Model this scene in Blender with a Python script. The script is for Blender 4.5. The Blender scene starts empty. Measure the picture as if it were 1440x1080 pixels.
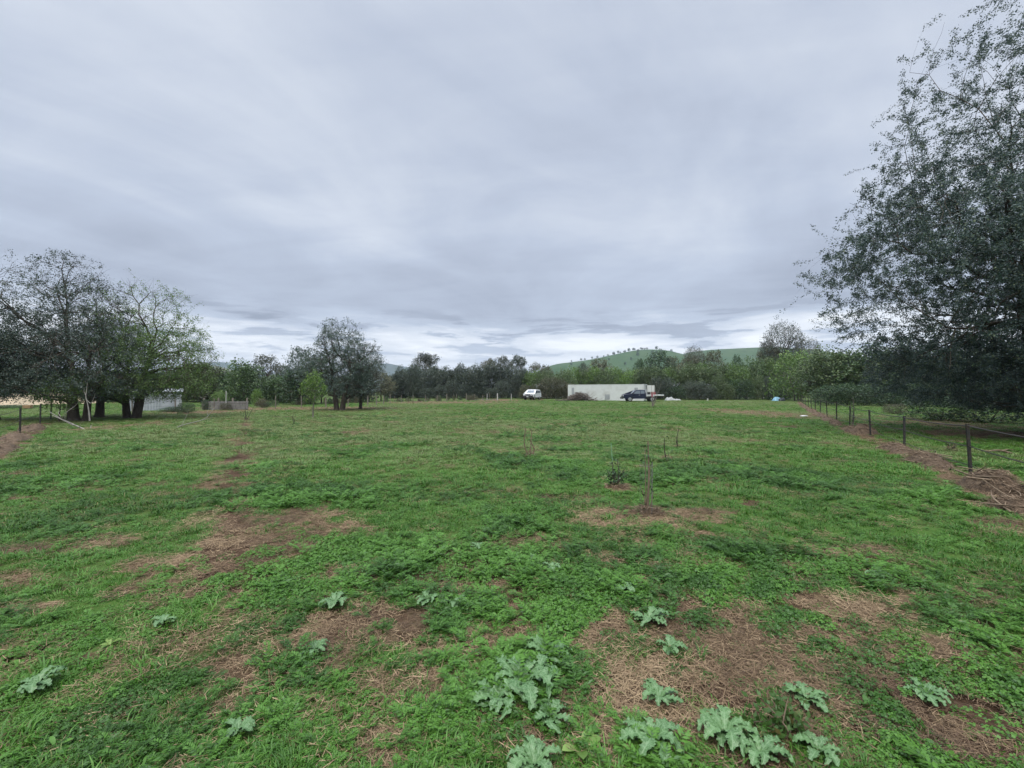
import bpy, bmesh, math, random
import numpy as np
from mathutils import Vector, Matrix, kdtree

scene = bpy.context.scene
COL = scene.collection
PI = math.pi
R = math.radians

# ------------------------------------------------------------------ camera, sky, sun, exposure
EYE = 1.65
F = 604.0                      # focal length in photo pixels (1440 wide)
HOR = 549.0                    # photo row of the horizon
cam_data = bpy.data.cameras.new("camera")
cam_data.sensor_width = 36.0
cam_data.lens = 36.0 * F / 1440.0
cam_data.clip_start = 0.05
cam_data.clip_end = 20000
cam = bpy.data.objects.new("camera", cam_data)
COL.objects.link(cam)
cam.location = (0, 0, EYE)
cam.rotation_euler = (R(90) + math.atan((HOR - 540) / F), 0, 0)
scene.camera = cam

SUN_ELEV, SUN_ROT = R(58), R(200)     # sun veiled by cloud, high and behind the camera
scene.view_settings.view_transform = 'Standard'
scene.view_settings.look = 'None'
scene.view_settings.gamma = 1
scene.view_settings.use_curve_mapping = False
scene.view_settings.exposure = 1.10
scene.cycles.use_denoising = True
scene.cycles.max_bounces = 6
scene.cycles.diffuse_bounces = 3
scene.cycles.transmission_bounces = 3
scene.cycles.transparent_max_bounces = 8
scene.cycles.volume_bounces = 0


class NT:
    """small helper to write node trees"""
    def __init__(self, tree):
        self.t = tree
        tree.nodes.clear()

    def n(self, typ, ins=None, **props):
        nd = self.t.nodes.new(typ)
        for k, v in props.items():
            setattr(nd, k, v)
        for k, v in (ins or {}).items():
            self.put(nd.inputs[k], v)
        return nd

    def put(self, sock, v):
        if isinstance(v, bpy.types.NodeSocket):
            self.t.links.new(v, sock)
        elif v is not None:
            if hasattr(sock.default_value, '__len__'):
                L = len(sock.default_value)
                v = tuple(v) if hasattr(v, '__len__') else (v,) * L
                if L == 4 and len(v) == 3:
                    v = v + (1.0,)
            sock.default_value = v

    def m(self, op, a, b=None, c=None, clamp=False):
        nd = self.t.nodes.new('ShaderNodeMath')
        nd.operation = op
        nd.use_clamp = clamp
        self.put(nd.inputs[0], a)
        if b is not None: self.put(nd.inputs[1], b)
        if c is not None: self.put(nd.inputs[2], c)
        return nd.outputs[0]

    def mix(self, fac, a, b, mode='MIX'):
        nd = self.t.nodes.new('ShaderNodeMixRGB')
        nd.blend_type = mode
        self.put(nd.inputs[0], fac); self.put(nd.inputs[1], a); self.put(nd.inputs[2], b)
        return nd.outputs[0]

    def ramp(self, fac, stops, interp='LINEAR'):
        nd = self.t.nodes.new('ShaderNodeValToRGB')
        cr = nd.color_ramp
        cr.interpolation = interp
        while len(cr.elements) < len(stops):
            cr.elements.new(0.5)
        for e, (p, c) in zip(cr.elements, stops):
            e.position = p
            c = (c, c, c) if not hasattr(c, '__len__') else c
            e.color = (*c, 1.0)
        self.put(nd.inputs[0], fac)
        return nd.outputs[0]

    def noise(self, vec, scale, detail=4, rough=0.5, dist=0.0):
        nd = self.t.nodes.new('ShaderNodeTexNoise')
        self.put(nd.inputs['Vector'], vec)
        nd.inputs['Scale'].default_value = scale
        nd.inputs['Detail'].default_value = detail
        nd.inputs['Roughness'].default_value = rough
        nd.inputs['Distortion'].default_value = dist
        return nd.outputs['Fac']

    def xyz(self, x, y, z=0.0):
        nd = self.t.nodes.new('ShaderNodeCombineXYZ')
        for s, v in zip(nd.inputs, (x, y, z)):
            self.put(s, v)
        return nd.outputs[0]

    def link(self, a, b):
        self.t.links.new(a, b)


def build_world():
    w = bpy.data.worlds.new("World")
    scene.world = w
    w.use_nodes = True
    t = NT(w.node_tree)
    sky = t.n('ShaderNodeTexSky', sky_type='NISHITA', sun_disc=False, sun_elevation=SUN_ELEV, sun_rotation=SUN_ROT)
    tc = t.n('ShaderNodeTexCoord')
    sep = t.n('ShaderNodeSeparateXYZ', {0: tc.outputs['Generated']})
    x, y, z = sep.outputs
    zc = t.m('MAXIMUM', z, 0.0)
    inv = t.m('DIVIDE', 1.0, t.m('ADD', zc, 0.11))
    px, py = t.m('MULTIPLY', x, inv), t.m('MULTIPLY', y, inv)
    az = t.m('ARCTAN2', x, y)
    # overcast luminance by height: bright slot over the horizon, grey shelf above it, paler vault
    wob = t.noise(t.xyz(t.m('MULTIPLY', az, 2.0), t.m('MULTIPLY', z, 5.0)), 1.3, 4, .55, .3)
    zz = t.m('ADD', zc, t.m('MULTIPLY', t.m('SUBTRACT', wob, 0.5), 0.10))
    base = t.ramp(zz, [(0.0, .50), (0.045, .60), (0.085, .70), (0.115, .66), (0.15, .45), (0.20, .40), (0.26, .45), (0.34, .52),
                       (0.48, .50), (0.60, .50), (0.72, .54)])
    n1 = t.noise(t.xyz(t.m('ADD', t.m('SUBTRACT', t.m('MULTIPLY', px, .95), t.m('MULTIPLY', py, .55)), 3.1), t.m('ADD', t.m('MULTIPLY', px, .34), t.m('MULTIPLY', py, .5))), 0.9, 9, .57, .6)
    n2 = t.noise(t.xyz(t.m('MULTIPLY', px, 0.55), t.m('ADD', t.m('MULTIPLY', py, 1.6), t.m('MULTIPLY', px, .25))), 1.5, 6, .55, .4)
    lowk = t.m('SUBTRACT', 1.0, t.m('MULTIPLY', zc, 0.3))
    d1 = t.m('MULTIPLY', t.m('SUBTRACT', n1, .47), 1.0)
    d2 = t.m('MULTIPLY', t.m('SUBTRACT', n2, .5), 0.42)
    lum = t.m('MULTIPLY', base, t.m('ADD', 1.0, t.m('MULTIPLY', t.m('ADD', d1, d2), lowk)))
    # small dark scud drifting in the bright slot
    n3 = t.noise(t.xyz(t.m('ADD', t.m('MULTIPLY', az, 4.6), 1.7), t.m('MULTIPLY', z, 34.0)), 1.0, 8, .58, .3)
    band = t.ramp(zc, [(0.05, 0.0), (0.085, 1.0), (0.14, 1.0), (0.19, 0.0)])
    scud = t.m('MULTIPLY', t.ramp(n3, [(0.515, 0.0), (0.575, 1.0)]), band)
    lum = t.m('MULTIPLY', lum, t.m('SUBTRACT', 1.0, t.m('MULTIPLY', scud, 0.34)))
    # thin lit edges
    lit = t.m('MULTIPLY', t.ramp(n3, [(0.38, 1.0), (0.45, 0.0)]), band)
    lum = t.m('MULTIPLY', lum, t.m('ADD', 1.0, t.m('MULTIPLY', lit, 0.16)))
    col = t.ramp(lum, [(0.22, (.20, .225, .28)), (0.36, (.34, .375, .455)), (0.48, (.455, .505, .605)), (0.62, (.64, .68, .75)), (0.85, (.88, .90, .93))])
    # overhead sky out of view, brightened past natural overcast to light the ground
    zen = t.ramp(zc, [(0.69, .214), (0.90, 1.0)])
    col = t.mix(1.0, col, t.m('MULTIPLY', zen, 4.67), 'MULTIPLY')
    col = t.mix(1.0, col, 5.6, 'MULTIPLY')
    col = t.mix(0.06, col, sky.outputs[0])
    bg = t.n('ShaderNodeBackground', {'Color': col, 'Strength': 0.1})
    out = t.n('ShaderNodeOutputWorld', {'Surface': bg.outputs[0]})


build_world()
sd = bpy.data.lights.new("sun", 'SUN')
sd.energy = 1.5
sd.angle = R(35)
sd.color = (1.0, .95, .86)
sun = bpy.data.objects.new("sun", sd)
COL.objects.link(sun)
# the sky texture's rotation is clockwise from +Y
sv = Vector((math.sin(SUN_ROT) * math.cos(SUN_ELEV), math.cos(SUN_ROT) * math.cos(SUN_ELEV), math.sin(SUN_ELEV)))
sun.rotation_euler = sv.to_track_quat('Z', 'Y').to_euler()
sun.location = sv * 50


# ------------------------------------------------------------------ helpers
def at(px, py):
    """ground point seen at a photo pixel"""
    d = EYE * F / (py - HOR)
    return (px - 720) / F * d, d


def atd(px, d, py=None):
    """world x (and height) of a photo pixel at depth d"""
    x = (px - 720) / F * d
    return x if py is None else (x, EYE - (py - HOR) / F * d)


def tag(o, label=None, cat=None, group=None, kind=None):
    if label: o['label'] = label
    if cat: o['category'] = cat
    if group: o['group'] = group
    if kind: o['kind'] = kind
    return o


def thing(name, label, cat, loc=(0, 0, 0), rz=0, group=None):
    o = bpy.data.objects.new(name, None)
    COL.objects.link(o)
    o.location = loc
    o.rotation_euler = (0, 0, rz)
    o.empty_display_size = .3
    return tag(o, label, cat, group)


def link(o, parent=None):
    COL.objects.link(o)
    if parent: o.parent = parent
    return o


def mesh_np(name, verts, faces, mat=None, smooth=False, uv=None):
    """verts (N,3), faces (M,k) arrays -> mesh datablock"""
    me = bpy.data.meshes.new(name)
    verts = np.asarray(verts, np.float32)
    fl = faces if isinstance(faces, list) else [faces]
    fl = [np.asarray(f, np.int32) for f in fl if len(f)]
    me.vertices.add(len(verts))
    me.vertices.foreach_set('co', verts.ravel())
    loops = np.concatenate([f.ravel() for f in fl])
    tot = np.concatenate([np.full(len(f), f.shape[1], np.int32) for f in fl])
    st = np.concatenate([[0], np.cumsum(tot)[:-1]]).astype(np.int32)
    me.loops.add(len(loops))
    me.loops.foreach_set('vertex_index', loops)
    me.polygons.add(len(tot))
    me.polygons.foreach_set('loop_start', st)
    me.polygons.foreach_set('loop_total', tot)
    if smooth:
        me.polygons.foreach_set('use_smooth', np.ones(len(tot), bool))
    me.update(calc_edges=True)
    if mat: me.materials.append(mat)
    if uv is not None:
        l = me.uv_layers.new(name='uv')
        l.data.foreach_set('uv', np.asarray(uv, np.float32)[loops].ravel())
    return me


def obj_np(name, verts, faces, mat, parent=None, smooth=False, uv=None):
    return link(bpy.data.objects.new(name, mesh_np(name, verts, faces, mat, smooth, uv)), parent)


def obj_bm(name, bm, mat, parent=None, bevel=0, smooth=False):
    me = bpy.data.meshes.new(name)
    bmesh.ops.recalc_face_normals(bm, faces=bm.faces)
    if bevel:
        es = [e for e in bm.edges if len(e.link_faces) == 2 and e.calc_face_angle(0) > R(25)]
        bmesh.ops.bevel(bm, geom=es, offset=bevel, segments=2, profile=.5, affect='EDGES', clamp_overlap=True)
    bm.to_mesh(me)
    bm.free()
    if smooth:
        for p in me.polygons: p.use_smooth = True
    me.materials.append(mat)
    return link(bpy.data.objects.new(name, me), parent)


def box(bm, c, s, rot=None):
    m = Matrix.Translation(c)
    if rot: m = m @ rot
    m = m @ Matrix.Diagonal((*s, 1))
    bmesh.ops.create_cube(bm, size=1, matrix=m)


def cyl(bm, p0, p1, r0, r1=None, n=10):
    p0, p1 = Vector(p0), Vector(p1)
    d = p1 - p0
    m = Matrix.Translation((p0 + p1) / 2) @ d.to_track_quat('Z', 'Y').to_matrix().to_4x4()
    bmesh.ops.create_cone(bm, cap_ends=True, segments=n, radius1=r0, radius2=r0 if r1 is None else r1, depth=d.length, matrix=m)


def copy_tree(o, parent=None):
    c = o.copy()
    COL.objects.link(c)
    c.parent = parent
    for ch in list(o.children):
        copy_tree(ch, c)
    return c


# value noise in numpy
def _hash(ix, iy, seed):
    h = (ix.astype(np.int64) * 374761393 + iy.astype(np.int64) * 668265263 + seed * 974634533) & 0x7fffffff
    h = ((h ^ (h >> 13)) * 1274126177) & 0x7fffffff
    h = h ^ (h >> 16)
    return (h & 0xffff) / 65535.0


def vnoise(x, y, seed=0):
    ix, iy = np.floor(x), np.floor(y)
    fx, fy = x - ix, y - iy
    fx, fy = fx * fx * (3 - 2 * fx), fy * fy * (3 - 2 * fy)
    a, b = _hash(ix, iy, seed), _hash(ix + 1, iy, seed)
    c, d = _hash(ix, iy + 1, seed), _hash(ix + 1, iy + 1, seed)
    return a + (b - a) * fx + (c - a) * fy + (a - b - c + d) * fx * fy


def fbm(x, y, seed=0, oct=4, rough=.5):
    s = np.zeros_like(x, dtype=float); amp = 1.0; tot = 0
    for k in range(oct):
        s += amp * vnoise(x * 2 ** k, y * 2 ** k, seed + k * 17)
        tot += amp; amp *= rough
    return s / tot


def sstep(a, b, v):
    t = np.clip((v - a) / (b - a), 0, 1)
    return t * t * (3 - 2 * t)


# ------------------------------------------------------------------ materials
def new_mat(name):
    m = bpy.data.materials.new(name)
    m.use_nodes = True
    return m, NT(m.node_tree)


def plain(name, col, rough=.6, metal=0.0, vary=.12, scale=6.0, spec=.5, dirt=None):
    """painted / solid surface with some grime noise so that nothing is flat"""
    m, t = new_mat(name)
    co = t.n('ShaderNodeTexCoord').outputs['Object']
    n = t.noise(co, scale, 5, .6)
    c = t.mix(1.0, col, t.ramp(n, [(.3, 1 - vary), (.7, 1 + vary)]), 'MULTIPLY')
    if dirt:
        c = t.mix(t.ramp(t.noise(co, scale * .4, 6, .65), [(.5, 0), (.72, .7)]), c, dirt)
    b = t.n('ShaderNodeBsdfPrincipled', {'Base Color': c, 'Roughness': rough, 'Metallic': metal, 'Specular IOR Level': spec})
    t.n('ShaderNodeOutputMaterial', {'Surface': b.outputs[0]})
    return m


def leaf_mat(name, c1, c2, c3=None, trans=.25, clump=.5, gloss=.45):
    """foliage: each leaf its own shade, drifting in clumps through the crown"""
    m, t = new_mat(name)
    geo = t.n('ShaderNodeNewGeometry')
    co = t.n('ShaderNodeTexCoord').outputs['Object']
    oi = t.n('ShaderNodeObjectInfo').outputs['Random']
    off = t.n('ShaderNodeVectorMath', {0: co, 1: t.xyz(t.m('MULTIPLY', oi, 50.0), 0, 0)}, operation='ADD').outputs[0]
    n = t.noise(off, clump, 3, .5)
    f = t.m('ADD', t.m('MULTIPLY', geo.outputs['Random Per Island'], .55), t.m('MULTIPLY', t.ramp(n, [(.35, 0), (.65, 1)]), .45))
    c = t.mix(f, c1, c2)
    if c3:
        c = t.mix(t.ramp(t.m('FRACT', t.m('MULTIPLY', geo.outputs['Random Per Island'], 7.31)), [(.86, 0), (.93, 1)]), c, c3)
    c = t.mix(1.0, c, t.ramp(oi, [(0, .82), (1, 1.18)]), 'MULTIPLY')
    d = t.n('ShaderNodeBsdfPrincipled', {'Base Color': c, 'Roughness': gloss, 'Specular IOR Level': .35})
    tr = t.n('ShaderNodeBsdfTranslucent', {'Color': c})
    mx = t.n('ShaderNodeMixShader', {0: trans, 1: d.outputs[0], 2: tr.outputs[0]})
    t.n('ShaderNodeOutputMaterial', {'Surface': mx.outputs[0]})
    return m


def bark_mat(name, c1, c2, scale=9.0):
    m, t = new_mat(name)
    co = t.n('ShaderNodeTexCoord').outputs['Object']
    st = t.n('ShaderNodeMapping', {'Vector': co, 'Scale': (1, 1, .25)}).outputs[0]
    n = t.noise(st, scale, 6, .65)
    c = t.mix(t.ramp(n, [(.3, 0), (.7, 1)]), c1, c2)
    bp = t.n('ShaderNodeBump', {'Strength': .7, 'Distance': .03, 'Height': n})
    b = t.n('ShaderNodeBsdfPrincipled', {'Base Color': c, 'Roughness': .9, 'Normal': bp.outputs[0], 'Specular IOR Level': .2})
    t.n('ShaderNodeOutputMaterial', {'Surface': b.outputs[0]})
    return m


def tint_leaf_mat(name, dark, mid, light, trans=.25, gloss=.5, odd=None, dry=None):
    """ground plants: shade per tuft from the scattered 'tint' value, jittered per leaf"""
    m, t = new_mat(name)
    a = t.n('ShaderNodeAttribute', attribute_type='INSTANCER', attribute_name='tint').outputs['Fac']
    r = t.n('ShaderNodeNewGeometry').outputs['Random Per Island']
    f = t.m('ADD', a, t.m('MULTIPLY', t.m('SUBTRACT', r, .5), .35))
    c = t.ramp(f, [(.08, dark), (.42, mid), (.74, light), (1.0, dry or light)])
    if odd:
        c = t.mix(t.ramp(t.m('FRACT', t.m('MULTIPLY', r, 5.17)), [(.90, 0), (.93, 1)]), c, odd)
    d = t.n('ShaderNodeBsdfPrincipled', {'Base Color': c, 'Roughness': gloss, 'Specular IOR Level': .35})
    tr = t.n('ShaderNodeBsdfTranslucent', {'Color': c})
    mx = t.n('ShaderNodeMixShader', {0: trans, 1: d.outputs[0], 2: tr.outputs[0]})
    t.n('ShaderNodeOutputMaterial', {'Surface': mx.outputs[0]})
    return m


M = {}
M['leaf_dark'] = leaf_mat('leaf_dark_bluish', (.040, .064, .055), (.086, .122, .096), (.13, .165, .115), .22)  # bluish dark cast of the lens put into the leaf colour
M['leaf_big'] = leaf_mat('leaf_big_tree', (.034, .056, .054), (.076, .110, .098), (.12, .155, .09), .2)  # blue-grey lens haze painted into the crown's leaf colour
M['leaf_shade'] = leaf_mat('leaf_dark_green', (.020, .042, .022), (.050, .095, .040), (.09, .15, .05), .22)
M['leaf_grey'] = leaf_mat('leaf_grey_green', (.050, .062, .048), (.105, .12, .088), (.14, .15, .11), .2)
M['leaf_spring'] = leaf_mat('leaf_spring_green', (.065, .12, .032), (.15, .24, .07), (.20, .29, .09), .3)
M['leaf_bright'] = leaf_mat('leaf_bright_green', (.065, .12, .022), (.15, .26, .06), (.22, .32, .09), .3)
M['leaf_mid'] = leaf_mat('leaf_mid_green', (.040, .075, .030), (.085, .14, .052), (.12, .18, .07), .25)
M['leaf_olive'] = leaf_mat('leaf_olive_brown', (.055, .060, .034), (.11, .115, .062), (.15, .14, .08), .2)
M['leaf_hedge'] = leaf_mat('leaf_hedge', (.055, .088, .038), (.115, .165, .065), (.15, .19, .09), .25)
M['leaf_wind'] = leaf_mat('leaf_windbreak', (.034, .050, .038), (.078, .102, .072), (.10, .12, .08), .2)
M['bark'] = bark_mat('bark_dark', (.035, .028, .022), (.10, .085, .07))
M['bark_grey'] = bark_mat('bark_grey', (.09, .08, .07), (.22, .20, .175))
M['dead_wood'] = bark_mat('dead_wood', (.15, .14, .125), (.34, .32, .29))
M['stick'] = bark_mat('stick_brown', (.09, .065, .045), (.24, .185, .13))


# ------------------------------------------------------------------ ground: one sheet from under the camera to the horizon
# worn patches read off the photo: (px, py, half width, half height, straw, soil, seed)
PATCH = [
    (365, 762, 105, 46, 1.0, .15, 1), (415, 735, 60, 22, .9, 0, 2), (250, 800, 55, 20, .8, .1, 3), (470, 806, 40, 16, .6, .6, 4),
    (640, 800, 62, 24, .8, .1, 5), (520, 868, 85, 26, .7, .55, 6), (470, 905, 50, 18, .6, .5, 60), (560, 880, 60, 22, .8, .1, 61),
    (905, 728, 95, 20, 1.0, .05, 7), (965, 747, 42, 8, .9, .5, 8), (990, 722, 45, 12, .8, .1, 9), (1052, 706, 26, 6, .3, 1.0, 10),
    (1040, 900, 120, 62, 1.0, .05, 11), (1030, 972, 62, 26, .2, 1.0, 12), (1180, 935, 130, 46, .9, .1, 13), (1080, 950, 70, 30, .9, .3, 14),
    (640, 945, 36, 52, .8, .5, 15), (1280, 905, 70, 26, .6, .15, 16), (1350, 985, 90, 30, .7, .15, 17), (880, 868, 60, 20, .8, .15, 18),
    (1120, 836, 46, 16, .5, .6, 19), (1275, 834, 34, 12, .8, .1, 20), (1365, 842, 26, 9, .6, .4, 21), (30, 812, 48, 12, .7, .4, 22),
    (35, 855, 45, 11, .9, 0, 23), (205, 822, 22, 14, .9, 0, 24), (330, 935, 42, 20, .9, .1, 25), (250, 968, 40, 12, .3, .9, 26),
    (275, 1075, 34, 12, .2, 1.0, 27), (115, 918, 55, 14, .4, .7, 28), (200, 1010, 45, 14, .5, .6, 29), (900, 985, 55, 50, .8, .4, 30),
    (880, 1045, 60, 35, .8, .5, 31), (690, 1010, 46, 22, .6, .6, 32), (1230, 1020, 110, 36, .8, .3, 33), (1410, 925, 60, 20, .4, .2, 34),
    (745, 750, 30, 6, .7, .4, 35), (825, 728, 20, 8, .8, .2, 36), (300, 680, 24, 6, .9, 0, 37), (55, 700, 40, 5, .8, 0, 38),
    (45, 665, 28, 5, .7, 0, 39), (100, 690, 40, 5, .6, 0, 40), (1410, 738, 36, 10, 1.0, .3, 41), (1395, 712, 26, 6, .8, .2, 42),
    (865, 684, 24, 5, .9, .2, 43), (940, 645, 14, 3, .8, 0, 44), (1110, 600, 20, 2, .4, .9, 45), (810, 700, 60, 6, .4, .1, 46),
    (1060, 580, 50, 7, .7, .1, 47), (690, 608, 60, 3, .5, 0, 48), (1040, 620, 60, 4, .4, 0, 49), (330, 755, 14, 22, .2, 1.0, 50),
    (325, 830, 30, 9, .2, 1.0, 51), (1200, 770, 60, 8, .5, .2, 52), (1020, 760, 50, 6, .6, .2, 53), (700, 690, 70, 5, .3, 0, 54),
    (120, 625, 60, 4, .5, 0, 56), (185, 598, 40, 5, .8, .2, 57), (1400, 610, 120, 8, .9, .5, 58),
    (1330, 596, 90, 7, .7, .1, 59), (1440, 612, 60, 5, .3, .9, 63), (755, 562, 20, 1.6, .2, .9, 62),
    (620, 566, 110, 1.6, .9, .1, 72), (420, 574, 150, 2.6, .8, .1, 73), (300, 579, 60, 3, .8, .2, 74), (700, 563, 40, 1.4, .9, .2, 75), (960, 990, 60, 40, .7, .4, 64), (1310, 1060, 120, 26, .7, .3, 76), (1180, 975, 60, 26, .9, .1, 77), (1000, 870, 60, 24, .9, .1, 78), (700, 830, 50, 14, .7, .2, 79), (610, 960, 34, 40, .7, .4, 80), (830, 900, 40, 24, .5, .4, 81), (1090, 790, 60, 10, .6, .3, 82), (560, 815, 40, 12, .7, .2, 83), (150, 760, 60, 8, .7, .2, 84), (60, 770, 50, 7, .6, .3, 85), (1150, 890, 50, 22, .9, .1, 65), (430, 760, 40, 16, .9, .1, 66), (590, 905, 30, 12, .6, .4, 67),
    (740, 870, 40, 14, .4, .3, 68), (1060, 1040, 90, 30, .6, .4, 69), (800, 1010, 40, 24, .4, .5, 70), (1410, 1040, 60, 30, .6, .3, 71),
]
PW = []
for (a, b, rx, ry, st, so, sd_) in PATCH:
    x, y = at(a, b)
    PW.append((x, y, rx * y / F, (at(a, b - ry)[1] - at(a, b + ry)[1]) / 2, st, so, sd_))

# the fence along the paddock's far side and its drift of flood litter
def fence_xy(t):
    return 8.70 + .575 * t + .0007 * t * t, 8.17 + t


FENCE_T = np.array([-8, -3.76, 0, 3.76, 7.5, 11.3, 15.0, 18.8, 22.6, 26.3, 30, 34, 38, 42.5, 47, 52, 57])
LEFT_FENCE = np.array([(-14.1, 11.5), (-18.3, 16.0), (-22.6, 20.6), (-26.6, 24.8)])
PATH = np.array([at(346, 588), at(343, 610), at(334, 650), at(330, 700), at(326, 750), at(318, 800), at(300, 850), at(290, 870)])


def seg_dist(x, y, pts):
    best = np.full(x.shape, 1e9)
    for (ax, ay), (bx, by) in zip(pts[:-1], pts[1:]):
        dx, dy = bx - ax, by - ay
        t = np.clip(((x - ax) * dx + (y - ay) * dy) / (dx * dx + dy * dy), 0, 1)
        best = np.minimum(best, np.hypot(x - ax - t * dx, y - ay - t * dy))
    return best


FLINE = np.array([fence_xy(t) for t in FENCE_T])
FLITTER = FLINE + np.array([-.28, 0])
LLITTER = np.array([at(-40, 660), at(0, 634), at(30, 612), at(62, 596)])


def cover(x, y):
    """straw, soil (0..1) and lushness at ground points"""
    r = np.hypot(x, y)
    warp = (fbm(x * 1.7, y * 1.7, 5, 4) - .5)
    fine = (fbm(x * 6.5, y * 6.5, 9, 3) - .5)
    straw = np.zeros_like(x); soil = np.zeros_like(x)
    for (cx, cy, rx, ry, st, so, s) in PW:
        q = ((x - cx) / rx) ** 2 + ((y - cy) / ry) ** 2
        m = q < 4
        if not m.any(): continue
        v = 1.05 - q[m] + 1.6 * warp[m] + 3.0 * fine[m]
        w = sstep(0.0, .55, v)
        straw[m] = np.maximum(straw[m], w * st)
        soil[m] = np.maximum(soil[m], sstep(.25, .9, v + (fbm(x[m] * 4 + s, y[m] * 4, 31 + s, 3) - .5) * 2.0 - (1 - so) * .9) * so)
    # scattered thin spots, thinner far away
    th = fbm(x * .9 + 7, y * .9, 41, 5, .6)
    near = 1 - sstep(6, 16, r)
    straw = np.maximum(straw, sstep(.60, .70, th) * .5 * (1 - near))
    soil = np.maximum(soil, sstep(.66, .72, fbm(x * 1.5, y * 1.5 + 11, 51, 4, .6)) * .4 * near)
    # grazed-out quarter towards the fence side, and lesser thin ground ahead and to the other side
    ff = fbm(x * 3.4 + 2, y * 3.4, 55, 4, .6)
    for (a_, b_, rx, ry, k) in ((1160, 940, 1.9, 1.15, .90), (1000, 985, .9, .7, .75), (600, 880, 1.3, 1.0, .72), (300, 900, 1.3, .8, .55), (1330, 830, 1.6, 1.1, .55), (880, 800, 1.6, 1.0, .5)):
        cx, cy = at(a_, b_)
        w = np.exp(-(((x - cx) / rx) ** 2 + ((y - cy) / ry) ** 2))
        straw = np.maximum(straw, sstep(.60 - .16 * k * w, .70 - .16 * k * w, ff) * k * sstep(.12, .4, w))
        soil = np.maximum(soil, sstep(.66 - .08 * w, .74 - .08 * w, fbm(x * 4.1, y * 4.1 + 9, 57, 3)) * .8 * sstep(.2, .5, w) * k)
    # cattle track
    pd = seg_dist(x, y, PATH) + warp * .35
    tr = (1 - sstep(.10, .34, pd))
    soil = np.maximum(soil, tr * .75 * sstep(.35, .6, fbm(x * 3, y * 1.2, 61, 3)))
    straw = np.maximum(straw, (1 - sstep(.2, .7, pd)) * .55 * sstep(.4, .6, fbm(x * 2, y * 2, 63, 3)))
    # litter lines by the fences
    for line, wd in ((FLITTER, .25), (LLITTER, .26)):
        fd = seg_dist(x, y, line) + warp * .9 + fine * .3
        w = 1 - sstep(wd * .55, wd * 1.25, fd)
        straw = np.maximum(straw, w)
        soil = np.maximum(soil, (1 - sstep(.1, .5, fd)) * .5)
    lush = sstep(.36, .64, fbm(x * .55 + 3, y * .55, 71, 4)) * .6 + sstep(.35, .65, fbm(x * .08, y * .10, 77, 3)) * .4
    # deep grass under the big tree past the fence
    lush = lush * (1 - .55 * sstep(10, 30, y))
    lush = np.clip(lush + np.exp(-(((x - 13.2) / 2.6) ** 2 + ((y - 10.6) / 2.4) ** 2)) * .8, 0, 1.2)
    straw = straw * (1 - .9 * np.exp(-(((x - 13.6) / 2.6) ** 2 + ((y - 10.8) / 2.0) ** 2)))
    return np.clip(straw, 0, 1), np.clip(soil, 0, 1), lush


def height(x, y):
    r = np.hypot(x, y)
    k = 1 - sstep(30, 60, r)
    return k * ((fbm(x * .35, y * .35, 81, 3) - .5) * .07 + (fbm(x * 2.2, y * 2.2, 83, 3) - .5) * .035)


def hz(x, y):
    return float(height(np.array([float(x)]), np.array([float(y)]))[0])


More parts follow.
